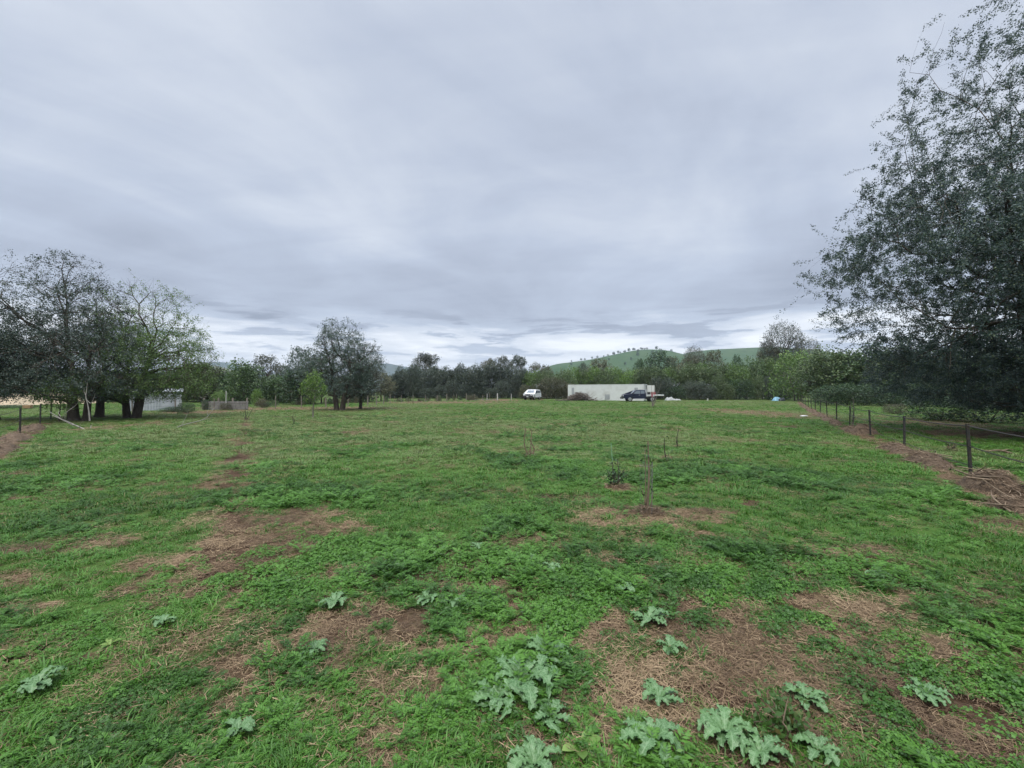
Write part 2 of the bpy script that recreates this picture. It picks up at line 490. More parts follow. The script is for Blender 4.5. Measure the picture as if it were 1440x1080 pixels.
def build_ground():
    rings = np.concatenate([[0.0], np.geomspace(.5, 60, 330), np.geomspace(63, 7000, 50)])
    # fine angular steps ahead, coarse behind
    th = np.concatenate([np.linspace(-75, 75, 640), np.linspace(77, 283, 60)])
    th = np.radians(th)
    na = len(th)
    X = rings[1:, None] * np.sin(th)[None]; Y = rings[1:, None] * np.cos(th)[None]
    x, y = X.ravel(), Y.ravel()
    z = height(x, y)
    st, so, lu = cover(x, y)
    near = np.hypot(x, y) < 14
    z = z - so * .025 * near
    v = np.column_stack([x, y, z])
    v = np.vstack([v, [[0, 0, 0]]])
    nr = len(rings) - 1
    i, j = np.meshgrid(np.arange(nr - 1), np.arange(na), indexing='ij')
    i, j = i.ravel(), j.ravel(); j2 = (j + 1) % na
    q = np.column_stack([i * na + j, (i + 1) * na + j, (i + 1) * na + j2, i * na + j2])[:, ::-1]
    jj = np.arange(na)
    tri = np.column_stack([np.full(na, len(v) - 1), jj, (jj + 1) % na])[:, ::-1]
    m, t = new_mat('pasture_ground')
    co = t.n('ShaderNodeTexCoord').outputs['Object']
    A = lambda n_: t.n('ShaderNodeAttribute', attribute_name=n_).outputs['Fac']
    na_, nb, nc, nd = t.noise(co, .5, 5, .6), t.noise(co, 7, 5, .65), t.noise(co, 45, 4, .7), t.noise(co, .07, 4, .55)
    green = t.mix(t.ramp(nb, [(.3, 0), (.7, 1)]), (.034, .046, .015), (.072, .110, .028))
    green = t.mix(t.ramp(A('lush'), [(0, .0), (1, .55)]), green, (.036, .12, .014))
    green = t.mix(t.m('MULTIPLY', t.ramp(nd, [(.42, 0), (.62, 1)]), .45), green, (.085, .118, .036))
    green = t.mix(t.m('MULTIPLY', t.ramp(nc, [(.50, 0), (.66, 1)]), .35), green, (.15, .125, .06))
    strw = t.mix(t.ramp(nc, [(.32, 0), (.68, 1)]), (.058, .040, .026), (.19, .132, .080))
    strw = t.mix(t.m('MULTIPLY', t.ramp(nb, [(.45, 0), (.7, 1)]), .4), strw, (.15, .10, .062))
    soil = t.mix(t.ramp(nc, [(.3, 0), (.7, 1)]), (.034, .022, .014), (.10, .062, .040))
    sj = t.m('ADD', A('straw'), t.m('MULTIPLY', t.m('SUBTRACT', nb, .5), .7))
    c = t.mix(t.ramp(sj, [(.25, 0), (.6, .9)]), green, strw)
    oj = t.m('ADD', A('soil'), t.m('MULTIPLY', t.m('SUBTRACT', nc, .5), .7))
    c = t.mix(t.ramp(oj, [(.3, 0), (.6, 1)]), c, soil)
    hgt = t.m('ADD', t.m('MULTIPLY', nc, .6), nb)
    bp = t.n('ShaderNodeBump', {'Strength': .9, 'Distance': .035, 'Height': hgt})
    b = t.n('ShaderNodeBsdfPrincipled', {'Base Color': c, 'Roughness': .95, 'Normal': bp.outputs[0], 'Specular IOR Level': .1})
    t.n('ShaderNodeOutputMaterial', {'Surface': b.outputs[0]})
    o = obj_np('ground', v, [q, tri], m, smooth=True)
    o['kind'] = 'structure'
    for nm, a in (('straw', st), ('soil', so), ('lush', lu)):
        at_ = o.data.attributes.new(nm, 'FLOAT', 'POINT')
        at_.data.foreach_set('value', np.append(a, 0).astype(np.float32))


build_ground()

# ------------------------------------------------------------------ ground plants: tufts scattered as instances
PROTO = bpy.data.collections.new("ground_plant_sources")   # never linked to the scene: only the scatterers use it


def proto_collection(name, meshes):
    c = bpy.data.collections.new(name)
    for k, me in enumerate(meshes):
        c.objects.link(bpy.data.objects.new(f"{name}_{k:02d}", me))
    return c


def scatter(name, col, P, rz, tilt, scl, idx, tint):
    me = bpy.data.meshes.new(name)
    n = len(P)
    me.vertices.add(n)
    me.vertices.foreach_set('co', np.asarray(P, np.float32).ravel())
    def at_(nm, typ, data, key='value'):
        a = me.attributes.new(nm, typ, 'POINT')
        a.data.foreach_set(key, data)
    rot = np.column_stack([tilt[:, 0], tilt[:, 1], rz]).astype(np.float32)
    at_('turn', 'FLOAT_VECTOR', rot.ravel(), 'vector')
    at_('size', 'FLOAT', scl.astype(np.float32))
    at_('pick', 'INT', idx.astype(np.int32))
    at_('tint', 'FLOAT', tint.astype(np.float32))
    o = link(bpy.data.objects.new(name, me))
    ng = bpy.data.node_groups.new(name + "_scatter", 'GeometryNodeTree')
    ng.interface.new_socket('Geometry', in_out='INPUT', socket_type='NodeSocketGeometry')
    ng.interface.new_socket('Geometry', in_out='OUTPUT', socket_type='NodeSocketGeometry')
    N, L = ng.nodes, ng.links
    gi, go = N.new('NodeGroupInput'), N.new('NodeGroupOutput')
    ci = N.new('GeometryNodeCollectionInfo')
    ci.inputs['Collection'].default_value = col
    ci.inputs['Separate Children'].default_value = True
    ci.inputs['Reset Children'].default_value = True
    def na(nm, typ):
        a = N.new('GeometryNodeInputNamedAttribute'); a.data_type = typ
        a.inputs['Name'].default_value = nm
        return a.outputs['Attribute']
    ip = N.new('GeometryNodeInstanceOnPoints')
    ip.inputs['Pick Instance'].default_value = True
    e2r = N.new('FunctionNodeEulerToRotation')
    L.new(na('turn', 'FLOAT_VECTOR'), e2r.inputs[0])
    L.new(gi.outputs[0], ip.inputs['Points'])
    L.new(ci.outputs[0], ip.inputs['Instance'])
    L.new(na('pick', 'INT'), ip.inputs['Instance Index'])
    L.new(e2r.outputs[0], ip.inputs['Rotation'])
    L.new(na('size', 'FLOAT'), ip.inputs['Scale'])
    L.new(ip.outputs[0], go.inputs[0])
    md = o.modifiers.new("scatter", 'NODES')
    md.node_group = ng
    o['kind'] = 'stuff'
    return o


def kites(c, a, n, L, W, mid=.45, fold=.0):
    """flat leaves: centre base c, direction a, normal n (arrays) -> verts, quads"""
    s = np.cross(a, n)
    s /= np.linalg.norm(s, axis=1, keepdims=True) + 1e-9
    L = np.asarray(L)[:, None]; W = np.asarray(W)[:, None]
    p0 = c; p2 = c + a * L
    p1 = c + a * L * mid + s * W * .5 + n * W * fold; p3 = c + a * L * mid - s * W * .5 + n * W * fold
    v = np.stack([p0, p1, p2, p3], 1).reshape(-1, 3)
    k = np.arange(len(c))[:, None] * 4
    return v, k + np.arange(4)[None]


def unit(v):
    return v / (np.linalg.norm(v, axis=1, keepdims=True) + 1e-9)


def grass_tuft(rng, n, rad, h, lean, wid=.0042):
    """bent blades, two quads each"""
    a = rng.uniform(0, 2 * PI, n); r = rad * np.sqrt(rng.uniform(0, 1, n))
    base = np.column_stack([r * np.cos(a), r * np.sin(a), np.full(n, -.005)])
    b = a + rng.normal(0, .9, n)
    d = np.column_stack([np.cos(b), np.sin(b), np.zeros(n)])
    H = h * rng.uniform(.45, 1.1, n)[:, None]; ln = (lean * rng.uniform(.3, 1.5, n))[:, None]
    up = np.array([[0, 0, 1.0]])
    mid = base + up * H * .62 + d * H * ln * .45
    tip = base + up * H * (1 - .35 * np.minimum(ln, 1.6)) + d * H * ln * 1.25
    s = np.column_stack([-np.sin(b), np.cos(b), np.zeros(n)]) * (wid * rng.uniform(.7, 1.4, n))[:, None]
    v = np.stack([base - s, base + s, mid + s * .8, mid - s * .8, tip], 1).reshape(-1, 3)
    k = np.arange(n)[:, None] * 5
    return v, [k + np.array([[0, 1, 2, 3]]), k + np.array([[3, 2, 4]])]


def clover_tuft(rng, n, rad, h, leaf):
    """mat of trifoliate leaves on short stalks, domed"""
    a = rng.uniform(0, 2 * PI, n); r = rad * np.sqrt(rng.uniform(0, 1, n))
    z = h * (1 - .75 * (r / rad) ** 2) * rng.uniform(.45, 1.1, n)
    c = np.column_stack([r * np.cos(a), r * np.sin(a), z])
    nn = unit(np.column_stack([np.cos(a) * r / rad * .7, np.sin(a) * r / rad * .7, np.ones(n)]) + rng.normal(0, .38, (n, 3)))
    V, Q = [], []
    t0 = rng.uniform(0, 2 * PI, n)
    ref = unit(np.cross(nn, np.tile([[0.3, 1, .1]], (n, 1)))); ref2 = np.cross(nn, ref)
    for k in range(3):
        ang = t0 + k * 2.094
        d = ref * np.cos(ang)[:, None] + ref2 * np.sin(ang)[:, None] - nn * .18
        sz = leaf * rng.uniform(.7, 1.3, n)
        v, q = kites(c, unit(d), nn, sz, sz * .85, .62, .06)
        Q.append(q + sum(len(x) for x in V)); V.append(v)
    return np.vstack(V), np.vstack(Q)


def fern_tuft(rng, fronds, L, pairs, rise):
    """flat rosette of feathery leaves"""
    V, Q = [], []; off = 0
    for f in range(fronds):
        ang = f * 2.4 + rng.normal(0, .3); l = L * rng.uniform(.55, 1.15); rs = rise * rng.uniform(.3, 1.5)
        t = np.linspace(.12, 1, pairs)
        rr = l * t; zz = rs * np.sin(t * 2.2) * l + .006
        sp = np.column_stack([rr * math.cos(ang), rr * math.sin(ang), zz])
        fwd = np.tile([[math.cos(ang), math.sin(ang), .1]], (pairs, 1)); side = np.tile([[-math.sin(ang), math.cos(ang), .12]], (pairs, 1))
        nn = unit(np.tile([[0, 0, 1.0]], (pairs, 1)) + rng.normal(0, .25, (pairs, 3)))
        plen = l * .24 * np.sin(np.clip(t * 1.1, 0, 1) * PI * .86 + .25) * rng.uniform(.8, 1.2, pairs)
        for sgn in (1, -1):
            sd2 = side.copy(); sd2[:, :2] *= sgn
            v, q = kites(sp, unit(sd2 + fwd * .65 + rng.normal(0, .12, (pairs, 3))), nn, plen, plen * .36, .5, .05)
            V.append(v); Q.append(q + off); off += len(v)
    return np.vstack(V), np.vstack(Q)


def rosette_tuft(rng, n, L, W, rise):
    """plain broad leaves from one crown"""
    ang = np.arange(n) * 2.4 + rng.normal(0, .3, n); l = L * rng.uniform(.6, 1.1, n)
    d = unit(np.column_stack([np.cos(ang), np.sin(ang), rise * rng.uniform(.4, 1.6, n)]))
    up = np.tile([[0, 0, 1.0]], (n, 1)); side = unit(np.cross(d, up)); nn = np.cross(side, d)
    st = np.array([0, .3, .6, .85, 1.0]); wd = np.array([.12, .62, 1.0, .7, .02])
    V = []
    for k in range(5):
        c = d * (l * st[k])[:, None] - up * ((st[k] ** 2) * l * rise * .55)[:, None] + np.array([[0, 0, .008]])
        w = (W * l / L * wd[k] * .5)[:, None]
        V += [c - side * w + nn * w * .25, c, c + side * w + nn * w * .25]
    v = np.stack(V, 1).reshape(-1, 3)
    k = np.arange(n)[:, None] * 15
    Q = []
    for i in range(4):
        for j in range(2):
            a = i * 3 + j
            Q.append(k + np.array([[a, a + 1, a + 4, a + 3]]))
    return v, np.vstack(Q)


def straw_tuft(rng, n, rad, L, flat=.10, wid=.004):
    """dry stalks lying about"""
    a = rng.uniform(0, 2 * PI, n); r = rad * np.sqrt(rng.uniform(0, 1, n))
    c = np.column_stack([r * np.cos(a), r * np.sin(a), rng.uniform(.002, .03, n)])
    b = rng.uniform(0, 2 * PI, n)
    d = unit(np.column_stack([np.cos(b), np.sin(b), rng.normal(0, flat, n)]))
    nn = unit(np.cross(d, np.cross(np.tile([[0, 0, 1.0]], (n, 1)), d)) + rng.normal(0, .3, (n, 3)))
    s = unit(np.cross(d, nn)); l = (L * rng.lognormal(-.2, .5, n))[:, None]; w = (wid * rng.uniform(.5, 1.4, n))[:, None] * .5
    bend = s * l * rng.normal(0, .045, n)[:, None]
    p = [c - d * l * .5, c + bend, c + d * l * .5]
    v = np.stack([p[0] - s * w, p[0] + s * w, p[1] + s * w, p[1] - s * w, p[2] + s * w * .5, p[2] - s * w * .5], 1).reshape(-1, 3)
    v[:, 2] = np.maximum(v[:, 2], .001)
    k = np.arange(n)[:, None] * 6
    return v, np.vstack([k + np.array([[0, 1, 2, 3]]), k + np.array([[3, 2, 4, 5]])])


M['grass'] = tint_leaf_mat('grass_blade', (.027, .074, .010), (.052, .150, .018), (.096, .225, .032), .3, .5, (.17, .17, .06), (.165, .208, .082))
M['weed'] = tint_leaf_mat('weed_leaf', (.030, .082, .012), (.046, .126, .017), (.080, .195, .026), .28, .5, (.07, .14, .045))
M['straw'] = tint_leaf_mat('dry_straw', (.062, .040, .025), (.170, .113, .066), (.34, .25, .15), .12, .8, (.10, .06, .04))


def sample_ring(rng, r0, r1, dens, power, cap=None, half=R(68)):
    """points with density dens*(r0ref/r)^power over the sector ahead"""
    n = int(cap)
    u = rng.uniform(0, 1, n)
    e = 2 - power
    r = (r0 ** e + u * (r1 ** e - r0 ** e)) ** (1 / e)
    th = rng.uniform(-half, half, n)
    return r * np.sin(th), r * np.cos(th), r


def scatter_all():
    rng = np.random.default_rng(12)
    # --- short grass
    g = [mesh_np('grass_source', *grass_tuft(rng, 40, .075, h, l, .0024), M['grass']) for h, l in ((.028, .8), (.04, 1.0), (.035, 1.5), (.05, 1.0), (.06, .9), (.025, 1.2))]
    C = proto_collection('grass_source', g)
    x, y, r = sample_ring(rng, .7, 75, 0, 1.45, 95000)
    st, so, lu = cover(x, y)
    keep = rng.uniform(0, 1, len(x)) > np.clip(st * .72 + so * .8, 0, .94)
    mat0 = sstep(.30, .52, fbm(x * .75 + 5, y * .75, 121, 4)) * (1 - sstep(6, 16, r))
    keep &= rng.uniform(0, 1, len(x)) > mat0 * .72
    x, y, r, lu, st = x[keep], y[keep], r[keep], lu[keep], st[keep]
    n = len(x)
    big = fbm(x * .8, y * .8, 101, 4)
    scl = rng.uniform(.65, 1.25, n) * (.75 + .35 * sstep(.45, .7, big)) * np.minimum(1 + (r / 16) ** .9, 2.2) * (1 - .35 * st)
    tint = np.clip(.28 + .26 * lu + .5 * (fbm(x * .5 + 9, y * .5, 111, 4) - .5) + rng.normal(0, .09, n), 0, .74)
    # the back of the paddock is drier, seed heads showing in drifts
    tint = np.clip(tint + sstep(5, 16, y) * (.16 + .75 * sstep(.40, .66, fbm(x * .16 + 4, y * .10, 117, 4)) + .25 * (rng.uniform(0, 1, n) < .3)), 0, 1)
    scatter('grass', C, np.column_stack([x, y, height(x, y)]), rng.uniform(0, 2 * PI, n), rng.normal(0, .10, (n, 2)), scl,
            rng.integers(0, len(g), n), tint)
    # --- low weeds: clover mats, ferny rosettes, broad rosettes
    w = [mesh_np('weed_source', *clover_tuft(rng, 90, .10, hh, lf), M['weed']) for hh, lf in ((.045, .0105), (.03, .0085), (.06, .012))]
    w += [mesh_np('weed_source', *fern_tuft(rng, f, l, 11, rs), M['weed']) for f, l, rs in ((15, .11, .3), (13, .14, .4), (18, .09, .5))]
    w += [mesh_np('weed_source', *rosette_tuft(rng, k, l, wd, rs), M['weed']) for k, l, wd, rs in ((8, .10, .032, .5), (7, .12, .024, .8))]
    C = proto_collection('weed_source', w)
    x, y, r = sample_ring(rng, .7, 32, 0, 1.25, 52000)
    st, so, lu = cover(x, y)
    matn = fbm(x * .75 + 5, y * .75, 121, 4)
    prob = np.clip(sstep(.34, .58, matn) * .9 + .14, 0, 1) * (1 - np.clip(st * .76 + so * .85, 0, .96))
    prob *= 1 - .6 * sstep(10, 28, r)
    keep = rng.uniform(0, 1, len(x)) < prob
    x, y, r, lu, matn = x[keep], y[keep], r[keep], lu[keep], matn[keep]
    n = len(x)
    kind = fbm(x * .9 + 31, y * .9, 131, 3) + rng.normal(0, .07, n)
    idx = np.where(kind < .47, rng.integers(0, 3, n), np.where(kind < .60, rng.integers(3, 6, n), rng.integers(0, 6, n)))
    idx = np.where(rng.uniform(0, 1, n) < .035, rng.integers(6, 8, n), idx)
    scl = rng.uniform(.55, 1.15, n) * (.75 + .65 * sstep(.45, .68, matn))
    tint = np.clip(.22 + .30 * lu + .55 * sstep(.42, .68, fbm(x * 1.1 + 2, y * 1.1, 141, 4)) + rng.normal(0, .17, n) - .04, 0, 1)
    scatter('weeds', C, np.column_stack([x, y, height(x, y)]), rng.uniform(0, 2 * PI, n), rng.normal(0, .12, (n, 2)), scl, idx, tint)
    # --- straw litter
    s = [mesh_np('straw_source', *straw_tuft(rng, 75, .11, L, .12, .0022), M['straw']) for L in (.03, .045, .06, .04)]
    s += [mesh_np('straw_source', *straw_tuft(rng, 2, .10, .19, .04, .0042), M['straw'])]
    s += [mesh_np('straw_source', *rosette_tuft(rng, 1, .05, .022, .3), M['straw'])]
    C = proto_collection('straw_source', s)
    x, y, r = sample_ring(rng, .7, 45, 0, 1.35, 60000)
    st, so, lu = cover(x, y)
    keep = rng.uniform(0, 1, len(x)) < np.clip(st * .95 * (1 - .6 * so) + .07, 0, 1)
    x, y, r, st = x[keep], y[keep], r[keep], st[keep]
    n = len(x)
    idx = rng.integers(0, 4, n)
    u = rng.uniform(0, 1, n)
    stalky = np.exp(-(((x - 1.9) / .9) ** 2 + ((y - 2.6) / .7) ** 2))
    idx = np.where(u < .008 + .05 * stalky, 4, np.where(u > .992, 5, idx))
    tint = np.clip(.45 + .7 * (fbm(x * 1.3, y * 1.3, 151, 4) - .5) + rng.normal(0, .14, n), 0, 1)
    scatter('straw', C, np.column_stack([x, y, height(x, y)]), rng.uniform(0, 2 * PI, n), rng.normal(0, .05, (n, 2)),
            rng.uniform(.6, 1.25, n) * np.minimum(1 + r / 30, 1.6), idx, tint)


scatter_all()


# ------------------------------------------------------------------ trees
def tubes(paths, r0, r1, sides):
    """paths (N,S,3) -> tapered tubes, vectorised"""
    P = np.asarray(paths); N, S, _ = P.shape
    T = np.gradient(P, axis=1); T /= np.linalg.norm(T, axis=2, keepdims=True) + 1e-9
    ref = np.where(np.abs(T[:, :1, 2:3]) > .9, np.array([[[1.0, 0, 0]]]), np.array([[[0, 0, 1.0]]]))
    A = np.cross(T, np.broadcast_to(ref, T.shape)); A /= np.linalg.norm(A, axis=2, keepdims=True) + 1e-9
    B = np.cross(T, A)
    t = np.linspace(0, 1, S)[None, :, None]
    rad = np.asarray(r0)[:, None, None] * (1 - t) + np.asarray(r1)[:, None, None] * t
    ph = np.arange(sides) * 2 * PI / sides
    V = P[:, :, None, :] + (A[:, :, None, :] * np.cos(ph)[None, None, :, None] + B[:, :, None, :] * np.sin(ph)[None, None, :, None]) * rad[..., None]
    i = np.arange(N)[:, None, None]; s = np.arange(S - 1)[None, :, None]; k = np.arange(sides)[None, None, :]
    b = (i * S + s) * sides
    k2 = (k + 1) % sides
    q = np.stack([b + k, b + k2, b + sides + k2, b + sides + k], -1).reshape(-1, 4)
    return V.reshape(-1, 3), q


def bez(p0, d0, p1, d1, n):
    p0, p1, d0, d1 = (np.asarray(v, float) for v in (p0, p1, d0, d1))
    L = np.linalg.norm(p1 - p0)
    a, b = p0 + d0 * L * .30, p1 - d1 * L * .24
    t = np.linspace(0, 1, n)[:, None]
    return (1 - t) ** 3 * p0 + 3 * t * (1 - t) ** 2 * a + 3 * t * t * (1 - t) * b + t ** 3 * p1


def in_env(rng, env, n, shell):
    """points in a union of ellipsoids (centre, radii, weight), crowded outward by 'shell'"""
    w = np.array([e[2] for e in env], float); w /= w.sum()
    pick = rng.choice(len(env), n, p=w)
    c = np.array([e[0] for e in env], float)[pick]; r = np.array([e[1] for e in env], float)[pick]
    d = unit(rng.normal(0, 1, (n, 3)))
    return c + d * r * (rng.uniform(0, 1, n) ** (1 / (3 * shell)) * (1 + np.minimum(rng.exponential(.06, n), .22)))[:, None]


def tree_geo(seed, trunks, env, counts, shell=1.5, up=(.5, .35, .2, .1), rad=(.10, .045, .018, .007), zmin=.4, min_twig=0):
    """branch skeleton grown level by level towards points in the crown. Returns tube verts/quads and twig paths."""
    rng = np.random.default_rng(seed)
    pos, dr, rd = [], [], []
    V, Q = [], []; off = 0
    def add(paths, r0, r1, sides):
        nonlocal off
        v, q = tubes(paths, r0, r1, sides)
        V.append(v); Q.append(q + off); off += len(v)
    for (b, t_, r) in trunks:
        b, t_ = np.array(b, float), np.array(t_, float)
        n = 9; L = np.linalg.norm(t_ - b)
        s = np.linspace(0, 1, n)[:, None]
        wob = np.cumsum(rng.normal(0, .022 * L, (n, 3)), 0) * s; wob[:, 2] *= .2
        p = b + (t_ - b) * s + wob
        prof = np.linspace(1, .35, n)
        # flared foot
        foot = np.vstack([p[0] - np.array([0, 0, .15]), p[0], p[0] + (p[1] - p[0]) * .35])
        add(foot[None], [r * 1.5], [r * 1.0], 9)
        add(p[None], [r], [r * .35], 9)
        g = np.gradient(p, axis=0); g = unit(g)
        for k in range(2, n):
            pos.append(p[k]); dr.append(g[k]); rd.append(r * prof[k])
    segs = (8, 7, 5, 4); sides = (7, 5, 4, 3)
    twig = None
    for lv, cnt in enumerate(counts):
        T = in_env(rng, env, cnt, shell if lv < 3 else shell)
        T = T[T[:, 2] > zmin]
        kd = kdtree.KDTree(len(pos))
        for i, p in enumerate(pos): kd.insert(p, i)
        kd.balance()
        npos, ndir, nrad, paths, R0, R1 = [], [], [], [], [], []
        k = 24 if lv < 2 else 10
        for tg in T:
            best, bs = None, 1e9
            for co, i, dist in kd.find_n(Vector(tg), k):
                v = tg - pos[i]
                cosang = float(np.dot(v, dr[i]) / (dist + 1e-6))
                sc = dist * (1 + 1.3 * max(0, .45 - cosang) + (.5 * max(0, v[2] * -1) / (dist + .01) if lv == 0 else 0))
                if sc < bs: bs, best = sc, i
            i = best
            v = tg - pos[i]; L = np.linalg.norm(v)
            if L < .02: continue
            u = v / L
            d0 = dr[i] * .4 + u * .85 + np.array([0, 0, up[lv]]) * .3; d0 /= np.linalg.norm(d0)
            d1 = u + np.array([0, 0, up[lv] * .6]) + rng.normal(0, .15, 3); d1 /= np.linalg.norm(d1)
            p = bez(pos[i], d0, tg, d1, segs[lv])
            p[1:-1] += rng.normal(0, .022 * L, (segs[lv] - 2, 3))
            r0 = min(rd[i] * .8, rad[lv] * (.7 + .6 * rng.random()) * (1 + .08 * L)); r1 = r0 * (.22, .28, .4, .5)[lv]
            paths.append(p); R0.append(r0); R1.append(r1)
            g = unit(np.gradient(p, axis=0))
            for j in range(1, segs[lv]):
                npos.append(p[j]); ndir.append(g[j]); nrad.append(r0 + (r1 - r0) * j / (segs[lv] - 1))
        if paths:
            add(np.array(paths), R0, R1, sides[lv])
            twig = np.array(paths)
        pos += npos; dr += ndir; rd += nrad
    return np.vstack(V), np.vstack(Q), twig


def leaf_geo(seed, twig, per, size, spread, aspect=.55, upb=.6, drop=.0, tmin=.15, hang=0.0, topthin=0.0):
    """leaves around the twigs; 'drop' leaves out whole twigs so sky shows through"""
    rng = np.random.default_rng(seed + 900)
    if drop > 0:
        c = twig[:, -1]
        f = vnoise(c[:, 0] * .9 + c[:, 2] * .7, c[:, 1] * .9 - c[:, 2] * .8, seed)
        twig = twig[(f * .6 + rng.uniform(0, 1, len(twig)) * .4) > drop]
    if topthin > 0:
        z = twig[:, -1, 2]; zz = (z - z.min()) / (z.max() - z.min())
        twig = twig[rng.uniform(0, 1, len(twig)) > topthin * sstep(.35, .95, zz)]
    N, S, _ = twig.shape
    ti = np.repeat(np.arange(N), rng.poisson(per, N))
    n = len(ti)
    t = tmin + (1.06 - tmin) * rng.uniform(0, 1, n) ** .8
    f = np.clip(t, 0, .999) * (S - 1); i = f.astype(int); w = (f - i)[:, None]
    p = twig[ti, i] * (1 - w) + twig[ti, np.minimum(i + 1, S - 1)] * w + rng.normal(0, spread, (n, 3))
    tang = unit(twig[ti, np.minimum(i + 1, S - 1)] - twig[ti, i] + 1e-6)
    a = unit(tang * .55 + rng.normal(0, .6, (n, 3)) - np.array([[0, 0, hang]]))
    nn = unit(rng.normal(0, .6, (n, 3)) + np.array([[0, 0, upb]]))
    nn = unit(nn - a * np.sum(nn * a, 1, keepdims=True))
    L = size * rng.uniform(.6, 1.25, n)
    return kites(p, a, nn, L, L * aspect, .45, .08)


def make_tree(name, label, loc, tg, lg, bark, leaf, cat='tree', group=None, rz=0.0, scale=1.0):
    o = thing(name, label, cat, loc, rz, group)
    o.scale = (scale,) * 3 if not hasattr(scale, '__len__') else scale
    obj_np('trunk', tg[0], tg[1], bark, o, smooth=True)
    obj_np('crown', lg[0], lg[1], leaf, o)
    return o


# ---- the big tree past the right-hand fence
def big_tree():
    env = [((.3, 0, 6.0), (8.0, 7.6, 4.4), 4), ((1.4, 0, 10.8), (6.7, 6.3, 6.2), 4), ((-4.9, -1.5, 6.4), (3.7, 4.0, 1.9), 1.0),
           ((-3.0, -1, 8.5), (4.4, 4.0, 2.3), 1.0), ((-.2, 1.0, 2.3), (5.2, 5.0, 1.5), 2.3), ((-4.0, 0, 3.3), (2.6, 3.2, 1.1), .5), ((2.5, -5.5, 5), (5, 3.6, 4), 1),
           ((0, -2, 5.5), (5.0, 4.5, 3.4), 3.4), ((1.2, -2, 1.7), (5.6, 4.6, 1.2), 1.5)]
    tg = tree_geo(5, [((0, 0, 0), (.5, .2, 7.0), .36), ((.6, .3, 0), (2.2, .8, 6.5), .26), ((-.4, .2, 0), (-2.2, -.3, 5.0), .24)], env,
                  (50, 280, 1900, 11500), 1.25, up=(.35, .25, .12, .0), rad=(.058, .026, .012, .005), zmin=.5)
    lg = leaf_geo(5, tg[2], 66, .072, .05, .52, .5, .24, .05, .3)
    make_tree('broadleaf_tree', 'tall dark spreading tree overhanging the wire fence and cut by the photo edge',
              (20.0, 15.2, 0), tg, lg, M['bark'], M['leaf_big'])


big_tree()

